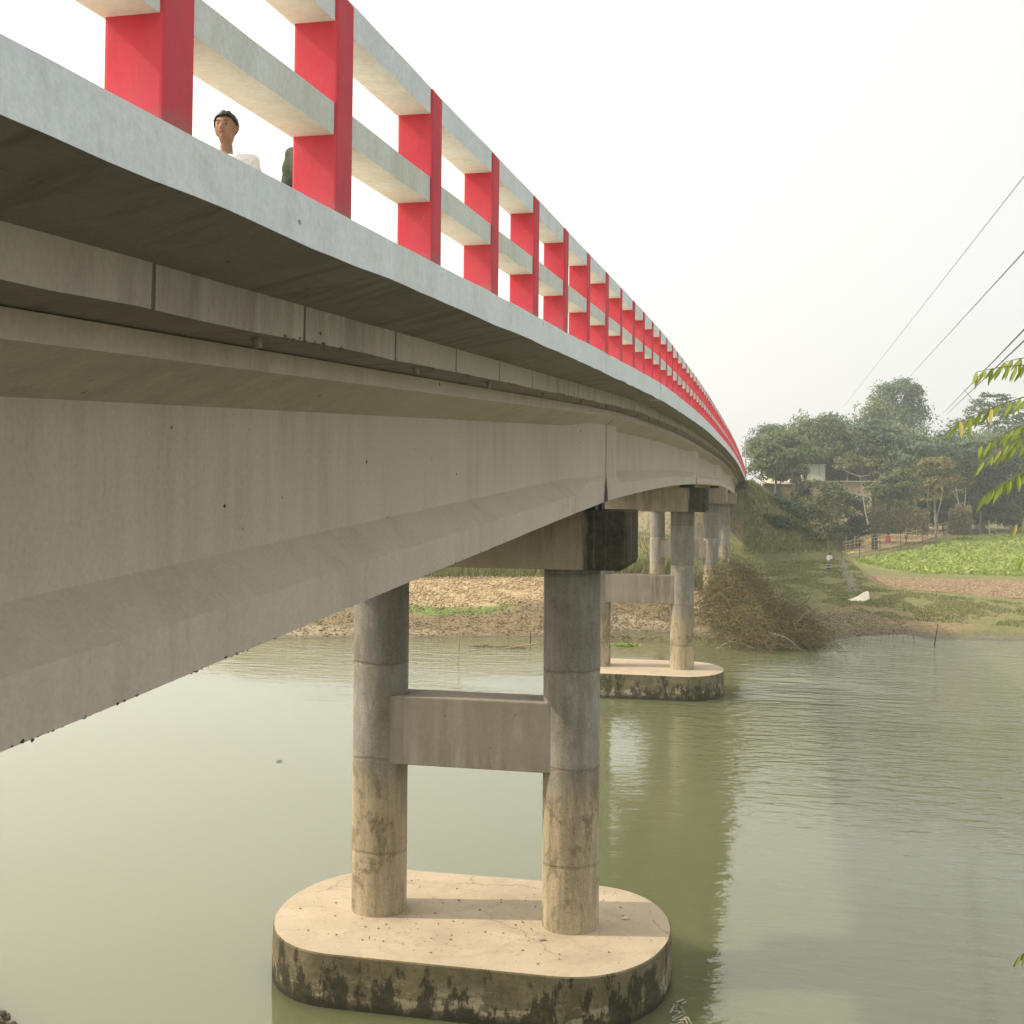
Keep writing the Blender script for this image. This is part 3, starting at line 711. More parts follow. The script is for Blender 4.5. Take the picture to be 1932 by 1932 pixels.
def B(x, y, Y, rx, rz, ry=None):
    """blob from its middle in view and its half sizes in metres at depth Y"""
    c = at(x, y, Y); return (tuple(c), (rx, ry if ry else (rx+rz)/2, rz))
px = lambda p, Y: p*Y/F                                # photo pixels -> metres at depth Y
def gb(x, Y): p = at(x, 950, Y); return (p.x, Y, gz(p.x, Y))
FAR = 'trees beyond the far bank'
def mk(name, label, cat, Y, bx, blobs, n, size, leaf, bark='bark', tr=.2, **kw):
    bl = [B(x, y, Y+dy, px(rx, Y), px(rz, Y)) for x, y, rx, rz, dy in blobs]
    return tree(name, label, cat, gb(bx, Y), 0, bl, n, size, M[leaf], bark, tr, **kw)
mk('tree', 'bushy brown-green tree standing just right of the bridge end, its crown low and round', 'tree', 131, 1462,
   [(1468, 862, 40, 36, 0), (1440, 878, 28, 26, 2), (1498, 852, 34, 34, -1), (1472, 832, 30, 22, 1), (1505, 885, 22, 20, 0), (1432, 850, 18, 18, 1), (1515, 862, 22, 16, 6), (1540, 858, 26, 16, 6), (1450, 900, 24, 14, 0), (1490, 902, 20, 14, 0)], 10500, .17, 'leaf_tree', group=FAR)
mk('tree', 'small hazy grey-green tree behind the bushy tree at the bridge end', 'tree', 165, 1440,
   [(1438, 828, 24, 26, 0), (1420, 850, 16, 26, 0), (1465, 815, 22, 16, 0)], 3500, .18, 'leaf_grey', group=FAR)
mk('tree', 'tall round-topped grey-green tree rising above all the others', 'tree', 185, 1695,
   [(1695, 762, 46, 42, 0), (1665, 755, 26, 28, 0), (1724, 775, 24, 34, 0), (1700, 735, 30, 22, 0), (1700, 815, 56, 44, 0), (1690, 790, 50, 30, 0), (1730, 740, 14, 16, 0)], 14000, .20, 'leaf_grey', tr=.4, spread=4, group=FAR)
mk('tree', 'loose grey-green tree with upswept sprays at the right end of the skyline', 'tree', 175, 1885,
   [(1860, 775, 40, 20, 0), (1905, 785, 34, 26, 0), (1830, 800, 26, 14, 0), (1880, 752, 34, 8, 0), (1860, 745, 8, 6, 0), (1915, 820, 50, 34, 0)], 6000, .20, 'leaf_grey', tr=.3, spread=3.5, group=FAR, clump=.25)
# bamboo clumps: arching culms with feathery sprays
def bamboo(label, Y, xc, ytop, wpx, dens=1.0, leaf='leaf_bamboo', seed=0):
    rg = np.random.RandomState(100+seed); rr = random.Random(seed)
    b0 = Vector(gb(xc, Y)); root = empty('bamboo_clump', b0); tag(root, label, 'bamboo', 'bamboo clumps beyond the far bank')
    H = at(xc, ytop, Y).z-b0.z; Wd = px(wpx, Y); tb = TB(); P, Nn = [], []
    for k in range(int(30*dens)):
        a = rr.uniform(0, 6.28); lean = rr.uniform(.15, 1.0)*Wd; h = H*rr.uniform(.62, 1.02)*(1-.18*(lean/Wd)**2)
        st = Vector((math.cos(a), math.sin(a), 0))*rr.uniform(.1, .8)
        pts = []
        for i in range(8):
            t = i/7; out = lean*(t**2.2); zz = h*(t-.16*t**4*(lean/Wd))
            pts.append(st+Vector((math.cos(a)*out, math.sin(a)*out*.8, zz)))
        if k < 12: tb.tube(pts, [.05-.045*i/7 for i in range(8)], 4)
        for i in range(2, 8):
            for s_ in range(3):
                t = rr.random(); c = pts[i-1].lerp(pts[i], t); nn2 = rr.randint(44, 66)
                off = np.clip(rg.normal(size=(nn2, 3)), -1.6, 1.6)*np.array((.85, .85, .42))*(.55+.6*Wd/5); off[:, 2] -= np.abs(off[:, 0])*.25
                P.append(np.array(c)+off); Nn.append(rg.normal(size=(nn2, 3))*.5+np.array((math.cos(a)*.3, math.sin(a)*.3, .8)))
    V, Fq = leafquads(np.concatenate(P), np.concatenate(Nn), .27, .34, .9, rg)
    from_np('foliage', V, Fq, M[leaf], root); tb.build('culm_cluster', M['bark_pale'], root)
bam = [('pale feathery bamboo clump behind the crown of the tree at the bridge end', 152, 1520, 775, 46, 1.0),
       ('feathery bamboo clump farthest left on the skyline', 156, 1478, 795, 38, .9),
       ('feathery bamboo clump above the white upper room of the far house', 158, 1580, 762, 52, 1.1),
       ('dense bamboo clump left of the tall round-topped tree', 160, 1640, 738, 58, 1.2),
       ('broad bamboo clump in front of the tall round-topped tree', 155, 1705, 772, 66, 1.3),
       ('bamboo clump under the meeting of the power lines and the skyline', 160, 1775, 782, 60, 1.1),
       ('bamboo clump below the loose tree at the right of the skyline', 165, 1845, 778, 58, 1.1),
       ('darker bamboo clump at the right edge of the skyline', 160, 1915, 790, 60, 1.1),
       ('bamboo clump farthest right, seen past the hanging neem leaves', 165, 1985, 785, 60, 1.0)]
for i, (l, Y, x, yt, wp, dn) in enumerate(bam): bamboo(l, Y, x, yt, wp, dn, 'leaf_bamboo' if i % 3 != 2 else 'leaf_grey', i)
# middle-distance trees and shrubs
mid = [
 ('shrub', 'dark leafy shrub under the black forked trunk beside the cream wall', 'shrub', 128, 1512, [(1512, 935, 18, 30, 0), (1508, 965, 20, 28, 0)], 2600, .15, 'leaf_dark'),
 ('shrub', 'large yellow-green shrub in front of the far house', 'shrub', 126, 1555, [(1550, 930, 38, 26, 0), (1580, 955, 34, 34, 0), (1545, 968, 36, 34, 0), (1560, 1000, 34, 26, -1)], 7000, .15, 'leaf_bush'),
 ('shrub', 'dark rounded shrub with a deep hollow beside the yellow-green one', 'shrub', 128, 1618, [(1615, 965, 30, 30, 0), (1625, 1000, 34, 24, 0), (1600, 1010, 24, 22, -1)], 4500, .15, 'leaf_dark'),
 ('tree', 'mid-green tree filling the skyline between the bridge-end tree and the bamboo', 'tree', 150, 1525, [(1520, 830, 34, 30, 0), (1555, 822, 36, 34, 0), (1590, 838, 34, 32, 0), (1560, 850, 40, 22, 0)], 8500, .19, 'leaf_tree'),
 ('tree', 'grey-green tree below the left foot of the tall round-topped tree', 'tree', 151, 1640, [(1625, 838, 36, 34, 0), (1660, 850, 40, 36, 0), (1690, 830, 30, 26, 0), (1645, 808, 34, 24, 0)], 8500, .19, 'leaf_grey'),
 ('tree', 'small light-green tree over the roof slab of the far house', 'tree', 147, 1600, [(1600, 880, 24, 22, 0), (1630, 868, 30, 26, 2), (1660, 885, 24, 18, 0)], 4800, .16, 'leaf_bush'),
 ('tree', 'leafy tree with drooping palm-green sprays behind the pale bare trunk', 'tree', 134, 1680, [(1660, 925, 34, 24, 0), (1700, 915, 34, 30, 0), (1690, 945, 36, 16, 0)], 5200, .17, 'leaf_tree'),
 ('tree', 'yellow-brown tree with pale stems in front of the bamboo', 'tree', 140, 1765, [(1765, 885, 40, 22, 0), (1742, 912, 34, 24, 0), (1785, 915, 36, 22, 0), (1760, 938, 38, 14, 0)], 6000, .16, 'leaf_yellow'),
 ('tree', 'dark green tree behind the white-posted fence', 'tree', 150, 1850, [(1845, 905, 36, 34, 0), (1880, 930, 34, 30, 0), (1835, 945, 30, 26, 0), (1870, 880, 30, 22, 0)], 6500, .18, 'leaf_dark'),
 ('tree', 'dark green tree at the right end of the white-posted fence', 'tree', 150, 1930, [(1925, 900, 36, 36, 0), (1960, 925, 36, 40, 0), (1915, 950, 32, 26, 0), (1940, 860, 36, 30, 0)], 6500, .18, 'leaf_dark'),
 ('tree', 'grey-green tree filling the middle of the wood above the brown hedge', 'tree', 148, 1730, [(1720, 862, 44, 32, 0), (1770, 850, 42, 30, 0), (1690, 890, 30, 26, 0)], 6500, .19, 'leaf_grey'),
 ('tree', 'grey-green tree behind the dark trees at the right', 'tree', 155, 1860, [(1830, 855, 40, 26, 0), (1885, 850, 40, 28, 0), (1925, 835, 34, 30, 0)], 6500, .19, 'leaf_grey'),
 ('tree', 'dark tree behind the bare stems between the two brown hedges', 'tree', 156, 1790, [(1790, 960, 60, 34, 0), (1730, 965, 40, 28, 0)], 5200, .2, 'leaf_dark'),
 ('tree', 'dark low tree right behind the right-hand brown hedge', 'tree', 152, 1855, [(1850, 972, 50, 26, 0), (1910, 975, 50, 28, 0), (1975, 965, 40, 40, 0)], 6000, .18, 'leaf_dark'),
 ('shrub', 'dark shrub low on the embankment in the shade beside the abutment', 'shrub', 116, 1425, [(1425, 985, 36, 22, 0), (1460, 990, 34, 20, 0)], 4200, .13, 'leaf_dark'),
 ('shrub', 'dark shrub spread over the middle of the embankment slope', 'shrub', 120, 1460, [(1455, 955, 36, 20, 0), (1490, 972, 30, 24, 0)], 4200, .13, 'leaf_dark'),
 ('shrub', 'dull green shrub at the foot of the embankment, left of the yellow-green shrub', 'shrub', 118, 1505, [(1500, 1000, 34, 18, 0), (1530, 1015, 26, 14, 0)], 3000, .13, 'leaf_bush'),
 ('shrub', 'dark shrub hard against the right side of the far abutment', 'shrub', 119, 1412, [(1412, 945, 14, 24, 0), (1420, 925, 12, 12, 1), (1432, 965, 20, 22, 0)], 3600, .13, 'leaf_dark'),
 ('shrub', 'dry tan shrub on top of the embankment by the low shed', 'shrub', 126, 1425, [(1422, 925, 18, 12, 0), (1440, 935, 16, 9, 0)], 1300, .11, 'leaf_hedge'),
]
for nm, lab, ct, Y, bx, bl, n, sz, lf in mid:
    mk(nm, lab, ct, Y, bx, bl, n, sz, lf, bark='bark_pale' if 'pale stems' in lab else 'bark', tr=.08 if nm == 'shrub' else .16, limbs=5, spread=1.4, group='shrubs beyond the far bank' if nm == 'shrub' else FAR, clump=.3)
# wood continuing off to both sides, seen only from beside the photograph's place and in the water
for k in range(9):
    X = 52+k*11+rnd.uniform(-3, 3) if k < 7 else -70-14*(k-7); Y = 165+rnd.uniform(-8, 12); z0 = gz(X, Y); h = rnd.uniform(9, 15)
    if k >= 7: h *= .55
    bl = [((X+rnd.uniform(-3, 3), Y+rnd.uniform(-2, 2), z0+h*q), (3.6, 3.2, 3.0)) for q in (.35, .6, .85)]
    tree('tree', 'dense green tree in the wood that continues past the frame', 'tree', (X, Y, z0), h, bl, 3200, .28, M['leaf_grey'], 'bark', .3, group='trees past the frame')
# bare pale stems
def stem_tree(name, label, pts, r0, limbs, matn, cat='tree', group=None):
    root = empty(name, pts[0]); tag(root, label, cat, group); tb = TB(); b0 = Vector(pts[0])
    pp = [Vector(p)-b0 for p in pts]; n = len(pp)
    tb.tube(pp, [r0*(1-.7*i/(n-1)) for i in range(n)], 6); tb.build('trunk', M[matn], root)
    for lm in limbs:
        t2 = TB(); q = [Vector(p)-b0 for p in lm]; t2.tube(q, [r0*.55*(1-.8*i/(len(q)-1)) for i in range(len(q))], 5); t2.build('limb', M[matn], root)
    return root
A = at
stem_tree('bare_tree', 'thin pale bare tree with a crooked fork in front of the roof slab', [A(1638, 990, 124), A(1632, 962, 124), A(1627, 925, 124), A(1622, 894, 124)], .085,
          [[A(1623, 899, 124), A(1605, 893, 124), A(1585, 884, 124)], [A(1627, 922, 124), A(1640, 918, 124), A(1660, 903, 124)], [A(1623, 899, 124), A(1632, 898, 124), A(1642, 896, 124)]], 'bark_pale')
stem_tree('forked_tree', 'leaning black forked trunk standing against the cream wall', [A(1520, 955, 127), A(1508, 925, 127), A(1498, 905, 127), A(1494, 888, 127), A(1505, 872, 127)], .20,
          [[A(1500, 905, 127), A(1493, 915, 127), A(1488, 900, 127)], [A(1496, 890, 127), A(1512, 893, 127), A(1524, 915, 127), A(1520, 935, 127)], [A(1505, 920, 127), A(1515, 916, 127), A(1524, 918, 127)], [A(1508, 925, 127), A(1500, 938, 127), A(1497, 945, 127)]], 'bark_dark')
for k, (x0, x1, x2, l) in enumerate(((1768, 1776, 1779, 'pale slanting stem nearest the gap between the brown hedges, left of it'), (1752, 1750, 1752, 'short straight pale stem behind the left brown hedge'),
                        (1812, 1808, 1803, 'taller of two pale stems right of the gap between the hedges'), (1818, 1821, 1822, 'thinner of two pale stems right of the gap between the hedges'), (1726, 1722, 1708, 'pale stem leaning left over the heap of dry canes'))):
    stem_tree('sapling', l, [A(x0, 985, 136), A(x0, 972, 136), A(x1, 945, 136), A(x2, 918, 136)], .07, [[A(x1, 945, 136), A(x1-8, 930, 136), A(x1-18, 922, 136)]] if k % 2 == 0 else [], 'bark_pale', 'sapling', 'bare pale saplings by the hedges')
# arching dry canes over the hedge
tb = TB()
for k in range(16):
    c = A(1690+rnd.uniform(-10, 10), 985, 133); a = rnd.uniform(-1, 1)*2.6; h = rnd.uniform(1.2, 2.2)
    tb.tube([c, c+Vector((a*.4, 0, h)), c+Vector((a, 0, h*.85)), c+Vector((a*1.25, 0, h*.2))], .03, 4)
tag(tb.build('cane_heap', M['bamboo']), 'heap of dry arching canes lying over the left brown hedge', 'cane heap')
def hedge(label, xa, xb, yb, yt, Y, dark=False):
    a, b_ = A(xa, yb, Y), A(xb, yb, Y); h = px(yb-yt, Y); n = 5200
    L = b_.x-a.x; P = np.stack([rs.uniform(a.x, b_.x, n), Y+rs.normal(size=n)*.5, a.z+rs.uniform(0, 1, n)**.9*h], 1)
    P[:, 2] += (.28*np.sin(P[:, 0]*2.1)+.25*np.sin(P[:, 0]*5.3+1)+.2*rs.normal(size=n))*(P[:, 2]-a.z)/h
    V, Fq = leafquads(P, rs.normal(size=(n, 3))+np.array((-.3, -.9, .3)), .13, .5)
    o0 = np.array((a.x, Y, a.z)); root = empty('hedge', tuple(o0)); tag(root, label, 'hedge')
    from_np('foliage', V-o0, Fq, M['leaf_hedge'], root)
    tb = TB()
    for k in range(int(L*6)):
        x = rnd.uniform(0, L); tb.tube([(x, rnd.uniform(-.5, -.1), -.2), (x+rnd.uniform(-.2, .2), rnd.uniform(-.6, 0), h*rnd.uniform(.5, 1.05))], .022, 4)
    tb.build('stems', M['bark'], root)
hedge('brown dry hedge behind the left part of the bamboo fence', 1642, 1752, 1006, 960, 133)
hedge('short brown dry hedge right of the gap in the hedges', 1792, 1832, 1008, 962, 136)

# ------------------------------------------------------------------ ground cover
def scatter(poly, n, gate=None):
    P = np.array(poly); lo, hi = P.min(0), P.max(0); X = rs.uniform(lo[0], min(hi[0], 60), n*3); Y = rs.uniform(lo[1], hi[1], n*3)
    k = inpoly(X, Y, poly)
    if gate is not None: k &= gate(X, Y)
    X, Y = X[k][:n], Y[k][:n]; return X, Y, ground(X, Y)
X, Y, Z = scatter([p for p in polys['crop']], 30000)
P = np.stack([X, Y, Z+.12+rs.uniform(0, .28, len(X))], 1)
V, Fq = leafquads(P, rs.normal(size=P.shape)*.55+np.array((-.35, -.5, .6)), .20, .42, .0)
tag(from_np('crop_plants', V, Fq, M['leaf_crop']), 'bright green leafy crop', 'crop', kind='stuff')
# clods on the ploughed strips (little eight-faced lumps)
def clods(name, poly, n, size, matr, gate=None):
    X, Y, Z = scatter(poly, n, gate); m_ = len(X); s = size*rs.uniform(.5, 1.5, (m_, 1, 1))
    base = np.array([(1, 0, 0), (0, 1, 0), (-1, 0, 0), (0, -1, 0), (0, 0, .55), (0, 0, -.6)])[None]*s
    base = base*rs.uniform(.6, 1.3, (m_, 6, 1))
    V = (base+np.stack([X, Y, Z+.02], 1)[:, None, :]).reshape(-1, 3)
    f = np.array([(0, 1, 4), (1, 2, 4), (2, 3, 4), (3, 0, 4), (1, 0, 5), (2, 1, 5), (3, 2, 5), (0, 3, 5)])
    Fc = (f[None]+6*np.arange(m_)[:, None, None]).reshape(-1, 3)
    return tag(from_np(name, V, Fc, matr), kind='stuff')
def earthmat(name, a, b2):
    m, nt, b = mat(name); g = N(nt, 'ShaderNodeNewGeometry'); c = mix(nt, g.outputs['Random Per Island'], a, b2); nt.links.new(c, b.inputs['Base Color']); b.inputs['Roughness'].default_value = .95; return m
clods('soil_clods', polys['soil'], 20000, .075, earthmat('clod_brown', (.18, .125, .075), (.36, .27, .17)))
leftpoly = [(-30, 50), (-3, 55), (-1, 75), (-4, 78), (-30, 74)]
dL = lambda X, Y: Y-lerp(X, SHORE)
clods('pale_soil_clods', leftpoly, 22000, .055, earthmat('clod_tan', (.36, .265, .155), (.54, .42, .26)), lambda X, Y: (dL(X, Y) > 4.4) & (dL(X, Y) < 8.8))
clods('dark_soil_clods', leftpoly, 9000, .05, earthmat('clod_dark', (.15, .11, .06), (.29, .22, .13)), lambda X, Y: (dL(X, Y) > .2) & (dL(X, Y) < 4.3))
bankpoly = [tuple(G(*p)[:2]) for p in ((1400, 1140), (1560, 1120), (1700, 1120), (1932, 1150), (1932, 1200), (1790, 1203), (1600, 1203), (1400, 1203))]
clods('mud_lumps', bankpoly, 4500, .05, earthmat('clod_mud', (.12, .10, .06), (.27, .22, .14)), lambda X, Y: (X < 8) & (dL(X, Y) < 9))
def grass(name, poly, n, h, matr, gate=None, wd=.02):
    X, Y, Z = scatter(poly, n, gate); m_ = len(X); hh = h*rs.uniform(.5, 1.3, m_); a = rs.uniform(0, 6.28, m_); l = rs.normal(size=(m_, 2))*.35
    b0 = np.stack([X-np.cos(a)*wd, Y-np.sin(a)*wd, Z-.02], 1); b1 = np.stack([X+np.cos(a)*wd, Y+np.sin(a)*wd, Z-.02], 1)
    t = np.stack([X+l[:, 0]*hh, Y+l[:, 1]*hh, Z+hh], 1)
    return tag(from_np(name, np.stack([b0, b1, t], 1).reshape(-1, 3), np.arange(3*m_).reshape(-1, 3), matr), kind='stuff')
grass('tall_grass', leftpoly, 16000, .75, M['leaf_grass'], lambda X, Y: (dL(X, Y) > 8.3) & (dL(X, Y) < 13), .03)
grass('short_grass', [tuple(G(*p)[:2]) for p in ((1380, 1040), (1560, 1040), (1610, 1060), (1650, 1110), (1932, 1140), (1932, 1185), (1700, 1170), (1560, 1140), (1380, 1120))], 30000, .12, M['leaf_grass'], lambda X, Y: np.array([mnoise.noise((x*.45, y*.3, 4))+.5*mnoise.noise((x*1.6, y*1.2, 9)) for x, y in zip(X, Y)]) > -.12, .03)
grass('embankment_weeds', [(-1.5, 100), (12, 100), (10, 137), (-2, 137)], 14000, .45, M['leaf_grass'], lambda X, Y: ground(X, Y) > -6, .045)
grass('bank_grass', [(-30, 66), (-1, 74), (0, 115), (-12, 118), (-40, 110)], 16000, .3, M['leaf_grass'], None, .04)
# floating weed
def weed(name, x, y, r, n, lab):
    c = G(x, y); c.z = WATER
    P = np.stack([c.x+rs.normal(size=n)*r, c.y+rs.normal(size=n)*r*.5, np.full(n, WATER+.02)+rs.uniform(0, .05, n)], 1)
    V, Fq = leafquads(P, rs.normal(size=(n, 3))*.2+np.array((0, 0, 1)), .07, .8); return tag(from_np(name, V, Fq, leaf_weed), lab, 'water weed', kind='stuff')
leaf_weed = leafmat('weed_leaves', (.17, .30, .03), (.34, .50, .07), None, .2, 1)
def wpt(x, y): d = ray(x, y); t = WATER/d[2]; return Vector((d[0]*t, t, WATER))
def weed2(x, y, r, n, lab, mt):
    c = wpt(x, y); P = np.stack([c.x+rs.normal(size=n)*r, c.y+rs.normal(size=n)*r*.8, np.full(n, WATER+.02)+rs.uniform(0, .05, n)], 1)
    V, Fq = leafquads(P, rs.normal(size=(n, 3))*.2+np.array((0, 0, 1)), .06, .8); tag(from_np('water_weed', V, Fq, mt), lab, 'water weed', kind='stuff')
weed2(1180, 1218, .26, 260, 'bright green weed floating behind the second pier', leaf_weed)
weed2(1500, 1224, .45, 260, 'dull weed floating at the tip of the brush pile', M['leaf_bush'])
weed2(1528, 1222, .30, 120, 'dull weed floating beyond the tip of the brush pile', M['leaf_bush'])

# ------------------------------------------------------------------ brush pile of dead branches at the water's edge
bp = empty('brush_pile', (1.0, 60, WATER)); tag(bp, 'large brown pile of dead thorny branches at the water edge right of the second pier', 'brush pile')
tb = TB(); tl = []; rr = random.Random(5)
def mound(x, y):
    # height of the pile over its spine
    e = max(0, 1-((x-.5)/2.9)**2-((y-60.7)/5.0)**2); e2 = max(0, 1-((x+1.2)/2.0)**2-((y-66)/6.0)**2)
    return max(2.0*e**.7, 2.9*e2**.6)
for k in range(2900):
    while True:
        x, y = rr.uniform(-3.3, 4.0), rr.uniform(55.4, 72.5)
        if rr.random() < mound(x, y)/2.6+.015: break
    z = max(gz(x, y), WATER)+rr.random()**.6*mound(x, y)
    l = rr.uniform(.5, 1.9); a = rr.uniform(0, 6.28); el_ = rr.uniform(-.5, .7)
    d = Vector((math.cos(a)*math.cos(el_), math.sin(a)*math.cos(el_)*.8, math.sin(el_)))
    p = Vector((x, y, z)); pts = [p]
    for q in range(4):
        d = (d+Vector((rr.uniform(-.35, .35), rr.uniform(-.35, .35), rr.uniform(-.42, .22)))).normalized(); p = p+d*l/4; p.z = max(p.z, max(gz(p.x, p.y), WATER)-.02); pts.append(p)
    r0 = rr.choice((.009, .012, .014, .018, .024)); b0 = Vector(bp.location)
    tb.tube([q-b0 for q in pts], [r0, r0*.9, r0*.75, r0*.6, r0*.3], 3)
    for q in pts[1:]:
        for _ in range(3): tl.append(np.array(q-b0)+np.array([rr.gauss(0, .12), rr.gauss(0, .12), rr.gauss(0, .10)]))
tb.build('twigs', M['twig'], bp, None)
tl = np.array(tl); V, Fq = leafquads(tl, rs.normal(size=tl.shape)+np.array((0, -.3, .4)), .055, .4); from_np('dry_leaves', V, Fq, M['twig_leaf'], bp)
tb = TB()
for k in range(26):
    x, y = rr.uniform(-2.5, 4.2), rr.uniform(56, 68); z = max(gz(x, y), WATER)+mound(x, y)*rr.uniform(.7, 1.05)
    p = Vector((x, y, z)); a = rr.uniform(-1.0, 1.0); d = Vector((math.cos(a), math.sin(a)*.4-.2, rr.uniform(0, .6))); pts = [p]
    for q in range(6):
        d = (d+Vector((rr.uniform(-.3, .3), rr.uniform(-.2, .2), rr.uniform(-.45, .15)))).normalized(); p = p+d*.42; pts.append(p)
    tb.tube([q-Vector(bp.location) for q in pts], [.022-.003*i for i in range(7)], 4)
tb.build('pale_branch_tangle', M['bark_pale'], bp, None)

# ------------------------------------------------------------------ bamboo fence with washing, brushwood row, stakes
FP = [(1588, 1056), (1612, 1052), (1640, 1047), (1670, 1043), (1700, 1038), (1730, 1031), (1760, 1022), (1790, 1012)]
fp = [G(*p) for p in FP]
fence = empty('bamboo_fence', fp[0]); tag(fence, 'curving fence of thin bamboo rails along the near side of the tan path', 'fence')
def along(t):
    t = max(0, min(len(fp)-1.001, t)); i = int(t); p = fp[i].lerp(fp[i+1], t-i); p.z = gz(p.x, p.y); return p
for k in range(22):
    p = along(k*(len(fp)-1)/21)-fp[0]; tb = TB(); tb.tube([p+Vector((0, 0, -.2)), p+Vector((rnd.uniform(-.06, .06), 0, 1.9*rnd.uniform(.85, 1.12)))], .035, 5)
    tb.build('fence_post', M['bamboo'] if k % 4 else M['bark_dark'], fence)
for h in (.12, .42, .72, 1.02, 1.34, 1.68):
    tb = TB(); tb.tube([along(t*.25)-fp[0]+Vector((0, -.03, h+rnd.uniform(-.05, .05))) for t in range(0, 4*(len(fp)-1)+1)], .03, 4); tb.build('fence_rail', M['bamboo'] if h not in (.42, 1.02) else M['bark'], fence)
fp2 = [G(*p) for p in ((1868, 1014), (1880, 1012), (1900, 1011), (1920, 1009), (1944, 1008), (1975, 1006))]
f2 = empty('wire_fence', fp2[0]); tag(f2, 'pale fence with tall white posts below the dark trees at the right', 'fence')
for k, p in enumerate(fp2):
    tb = TB(); tb.tube([p-fp2[0]+Vector((0, 0, -.2)), p-fp2[0]+Vector((-.15 if k == 0 else 0, 0, 2.0 if k in (0, 4) else 1.3))], .055 if k in (0, 4) else .03, 5); tb.build('fence_post', M['cane_grey'], f2)
for h in (.4, .8, 1.2):
    tb = TB(); tb.tube([p-fp2[0]+Vector((0, 0, h+.05*math.sin(k*2))) for k, p in enumerate(fp2)], .02, 4); tb.build('fence_rail', M['cane_grey'], f2)
def hang(name, lab, t, wdt, hgt, top, mt, shape=None):
    p = along(t); q = along(t+.05); d = (q-p); d.z = 0; d.normalize(); bm = bmesh.new(); nx, nz = 8, 8; g_ = {}
    nrm = Vector((-d.y, d.x, 0))
    for i in range(nx+1):
        for j in range(nz+1):
            u, v = i/nx-.5, j/nz; wv_ = shape(u, v) if shape else 1
            g_[i, j] = bm.verts.new(d*(u*wdt*wv_)+Vector((0, 0, top-v*hgt-.04*math.cos(u*9)*v))-nrm*(-.06+.05*math.sin(u*11+v*2)*v))
    for i in range(nx):
        for j in range(nz): bm.faces.new((g_[i, j], g_[i+1, j], g_[i+1, j+1], g_[i, j+1]))
    o = from_bm(name, bm, mt, None, 60); o.location = p; sm = o.modifiers.new('thick', 'SOLIDIFY'); sm.thickness = .012
    tag(o, lab, 'cloth', 'washing hung on the bamboo fence')
hang('hanging_cloth', 'dark grey-green cloth hung over the bamboo fence', 2.35, 1.2, 1.45, 1.9, M['cloth_dark'])
hang('hanging_cloth', 'small bright pink cloth hung on the bamboo fence', 3.15, .8, .7, 1.75, M['cloth_pink'])
hang('hanging_cloth', 'black garment with spread sleeves hung on the bamboo fence', 4.35, .85, 1.05, 1.45, M['cloth_black'], lambda u, v: 1.0 if v < .35 else .42)
# brushwood row from the fence down to the white sheet
b0 = G(1590, 1062); tb = TB(); pts = [G(1590, 1062), G(1596, 1085), G(1604, 1105), G(1614, 1124)]
for k in range(150):
    t = rnd.random()*2.99; i = int(t); p = pts[i].lerp(pts[i+1], t-i); p.z = gz(p.x, p.y); w0 = .25+.12*t
    e = p+Vector((rnd.gauss(0, .25)*w0*2, rnd.gauss(0, .35), rnd.uniform(.25, .85)))
    tb.tube([p-b0+Vector((rnd.gauss(0, w0*.6), 0, -.02)), e-b0], [.016, .008], 3)
o = tb.build('brushwood_row', M['cane_grey'], None, None); o.location = b0; tag(o, 'low row of grey brushwood leading from the bamboo fence down to the white sheet', 'brushwood')
# white sheet
c = G(1618, 1134); bm = bmesh.new(); g_ = {}
for i in range(15):
    for j in range(7):
        u, v = i/14, j/6-.5; wd_ = .03+.66*u**.75*(1-.25*max(0, u-.8)/.2); x = (u-.5)*1.28; z = .08+.50*u**1.6-.10*math.sin(math.pi*u)+.035*(1-(2*v)**2)+.02*math.sin(7*u+5*v)
        g_[i, j] = bm.verts.new((x, v*wd_*1.4, z))
for i in range(14):
    for j in range(6): bm.faces.new((g_[i, j], g_[i+1, j], g_[i+1, j+1], g_[i, j+1]))
for i in range(14):
    for j in range(7):
        pass
o = from_bm('plastic_sheet', bm, M['sheet'], None, 60); o.location = c; o.rotation_euler = (R_(38), 0, .1); sm = o.modifiers.new('thick', 'SOLIDIFY'); sm.thickness = .04
tag(o, 'curved white plastic sheet lying on the bank at the end of the brushwood', 'sheet')
def stake(lab, x, yb, yt, lean=0, r=.025, mt='bamboo'):
    p = wpt(x, yb); h = (yb-yt)*p.y/F; tb = TB(); tb.tube([(0, 0, -1.0), (0, 0, 0), (lean*.5, 0, h*.5), (lean, 0, h)], [r, r, r*.9, r*.6], 6); o = tb.build('stake', M[mt]); o.location = p; tag(o, lab, 'stake', 'stakes standing in the river')
stake('tall thin bamboo stake in the water between the two columns of the near pier', 866, 1228, 1140, .0)
stake('short dark stake with two canes leaning on it, left of the near pier right column', 1001, 1216, 1190, 0, .03, 'bark_dark')
stake('leaning dark stake in the water off the right bank', 1763, 1218, 1180, .16, .03, 'bark_dark')
for l, p, q in (('longer of two pale canes lying on the water against the short stake', (952, 1224), (1014, 1207)), ('shorter of two pale canes lying on the water against the short stake', (962, 1222), (1004, 1212))):
    a, b_ = wpt(*p), wpt(*p)+Vector(((q[0]-p[0])*55/F, .8, (p[1]-q[1])*.5*55/F)); tb = TB(); tb.tube([(0, 0, .02), tuple(b_-a)], .028, 6); o = tb.build('cane', M['bamboo']); o.location = a; tag(o, l, 'cane', 'canes lying by the short stake')
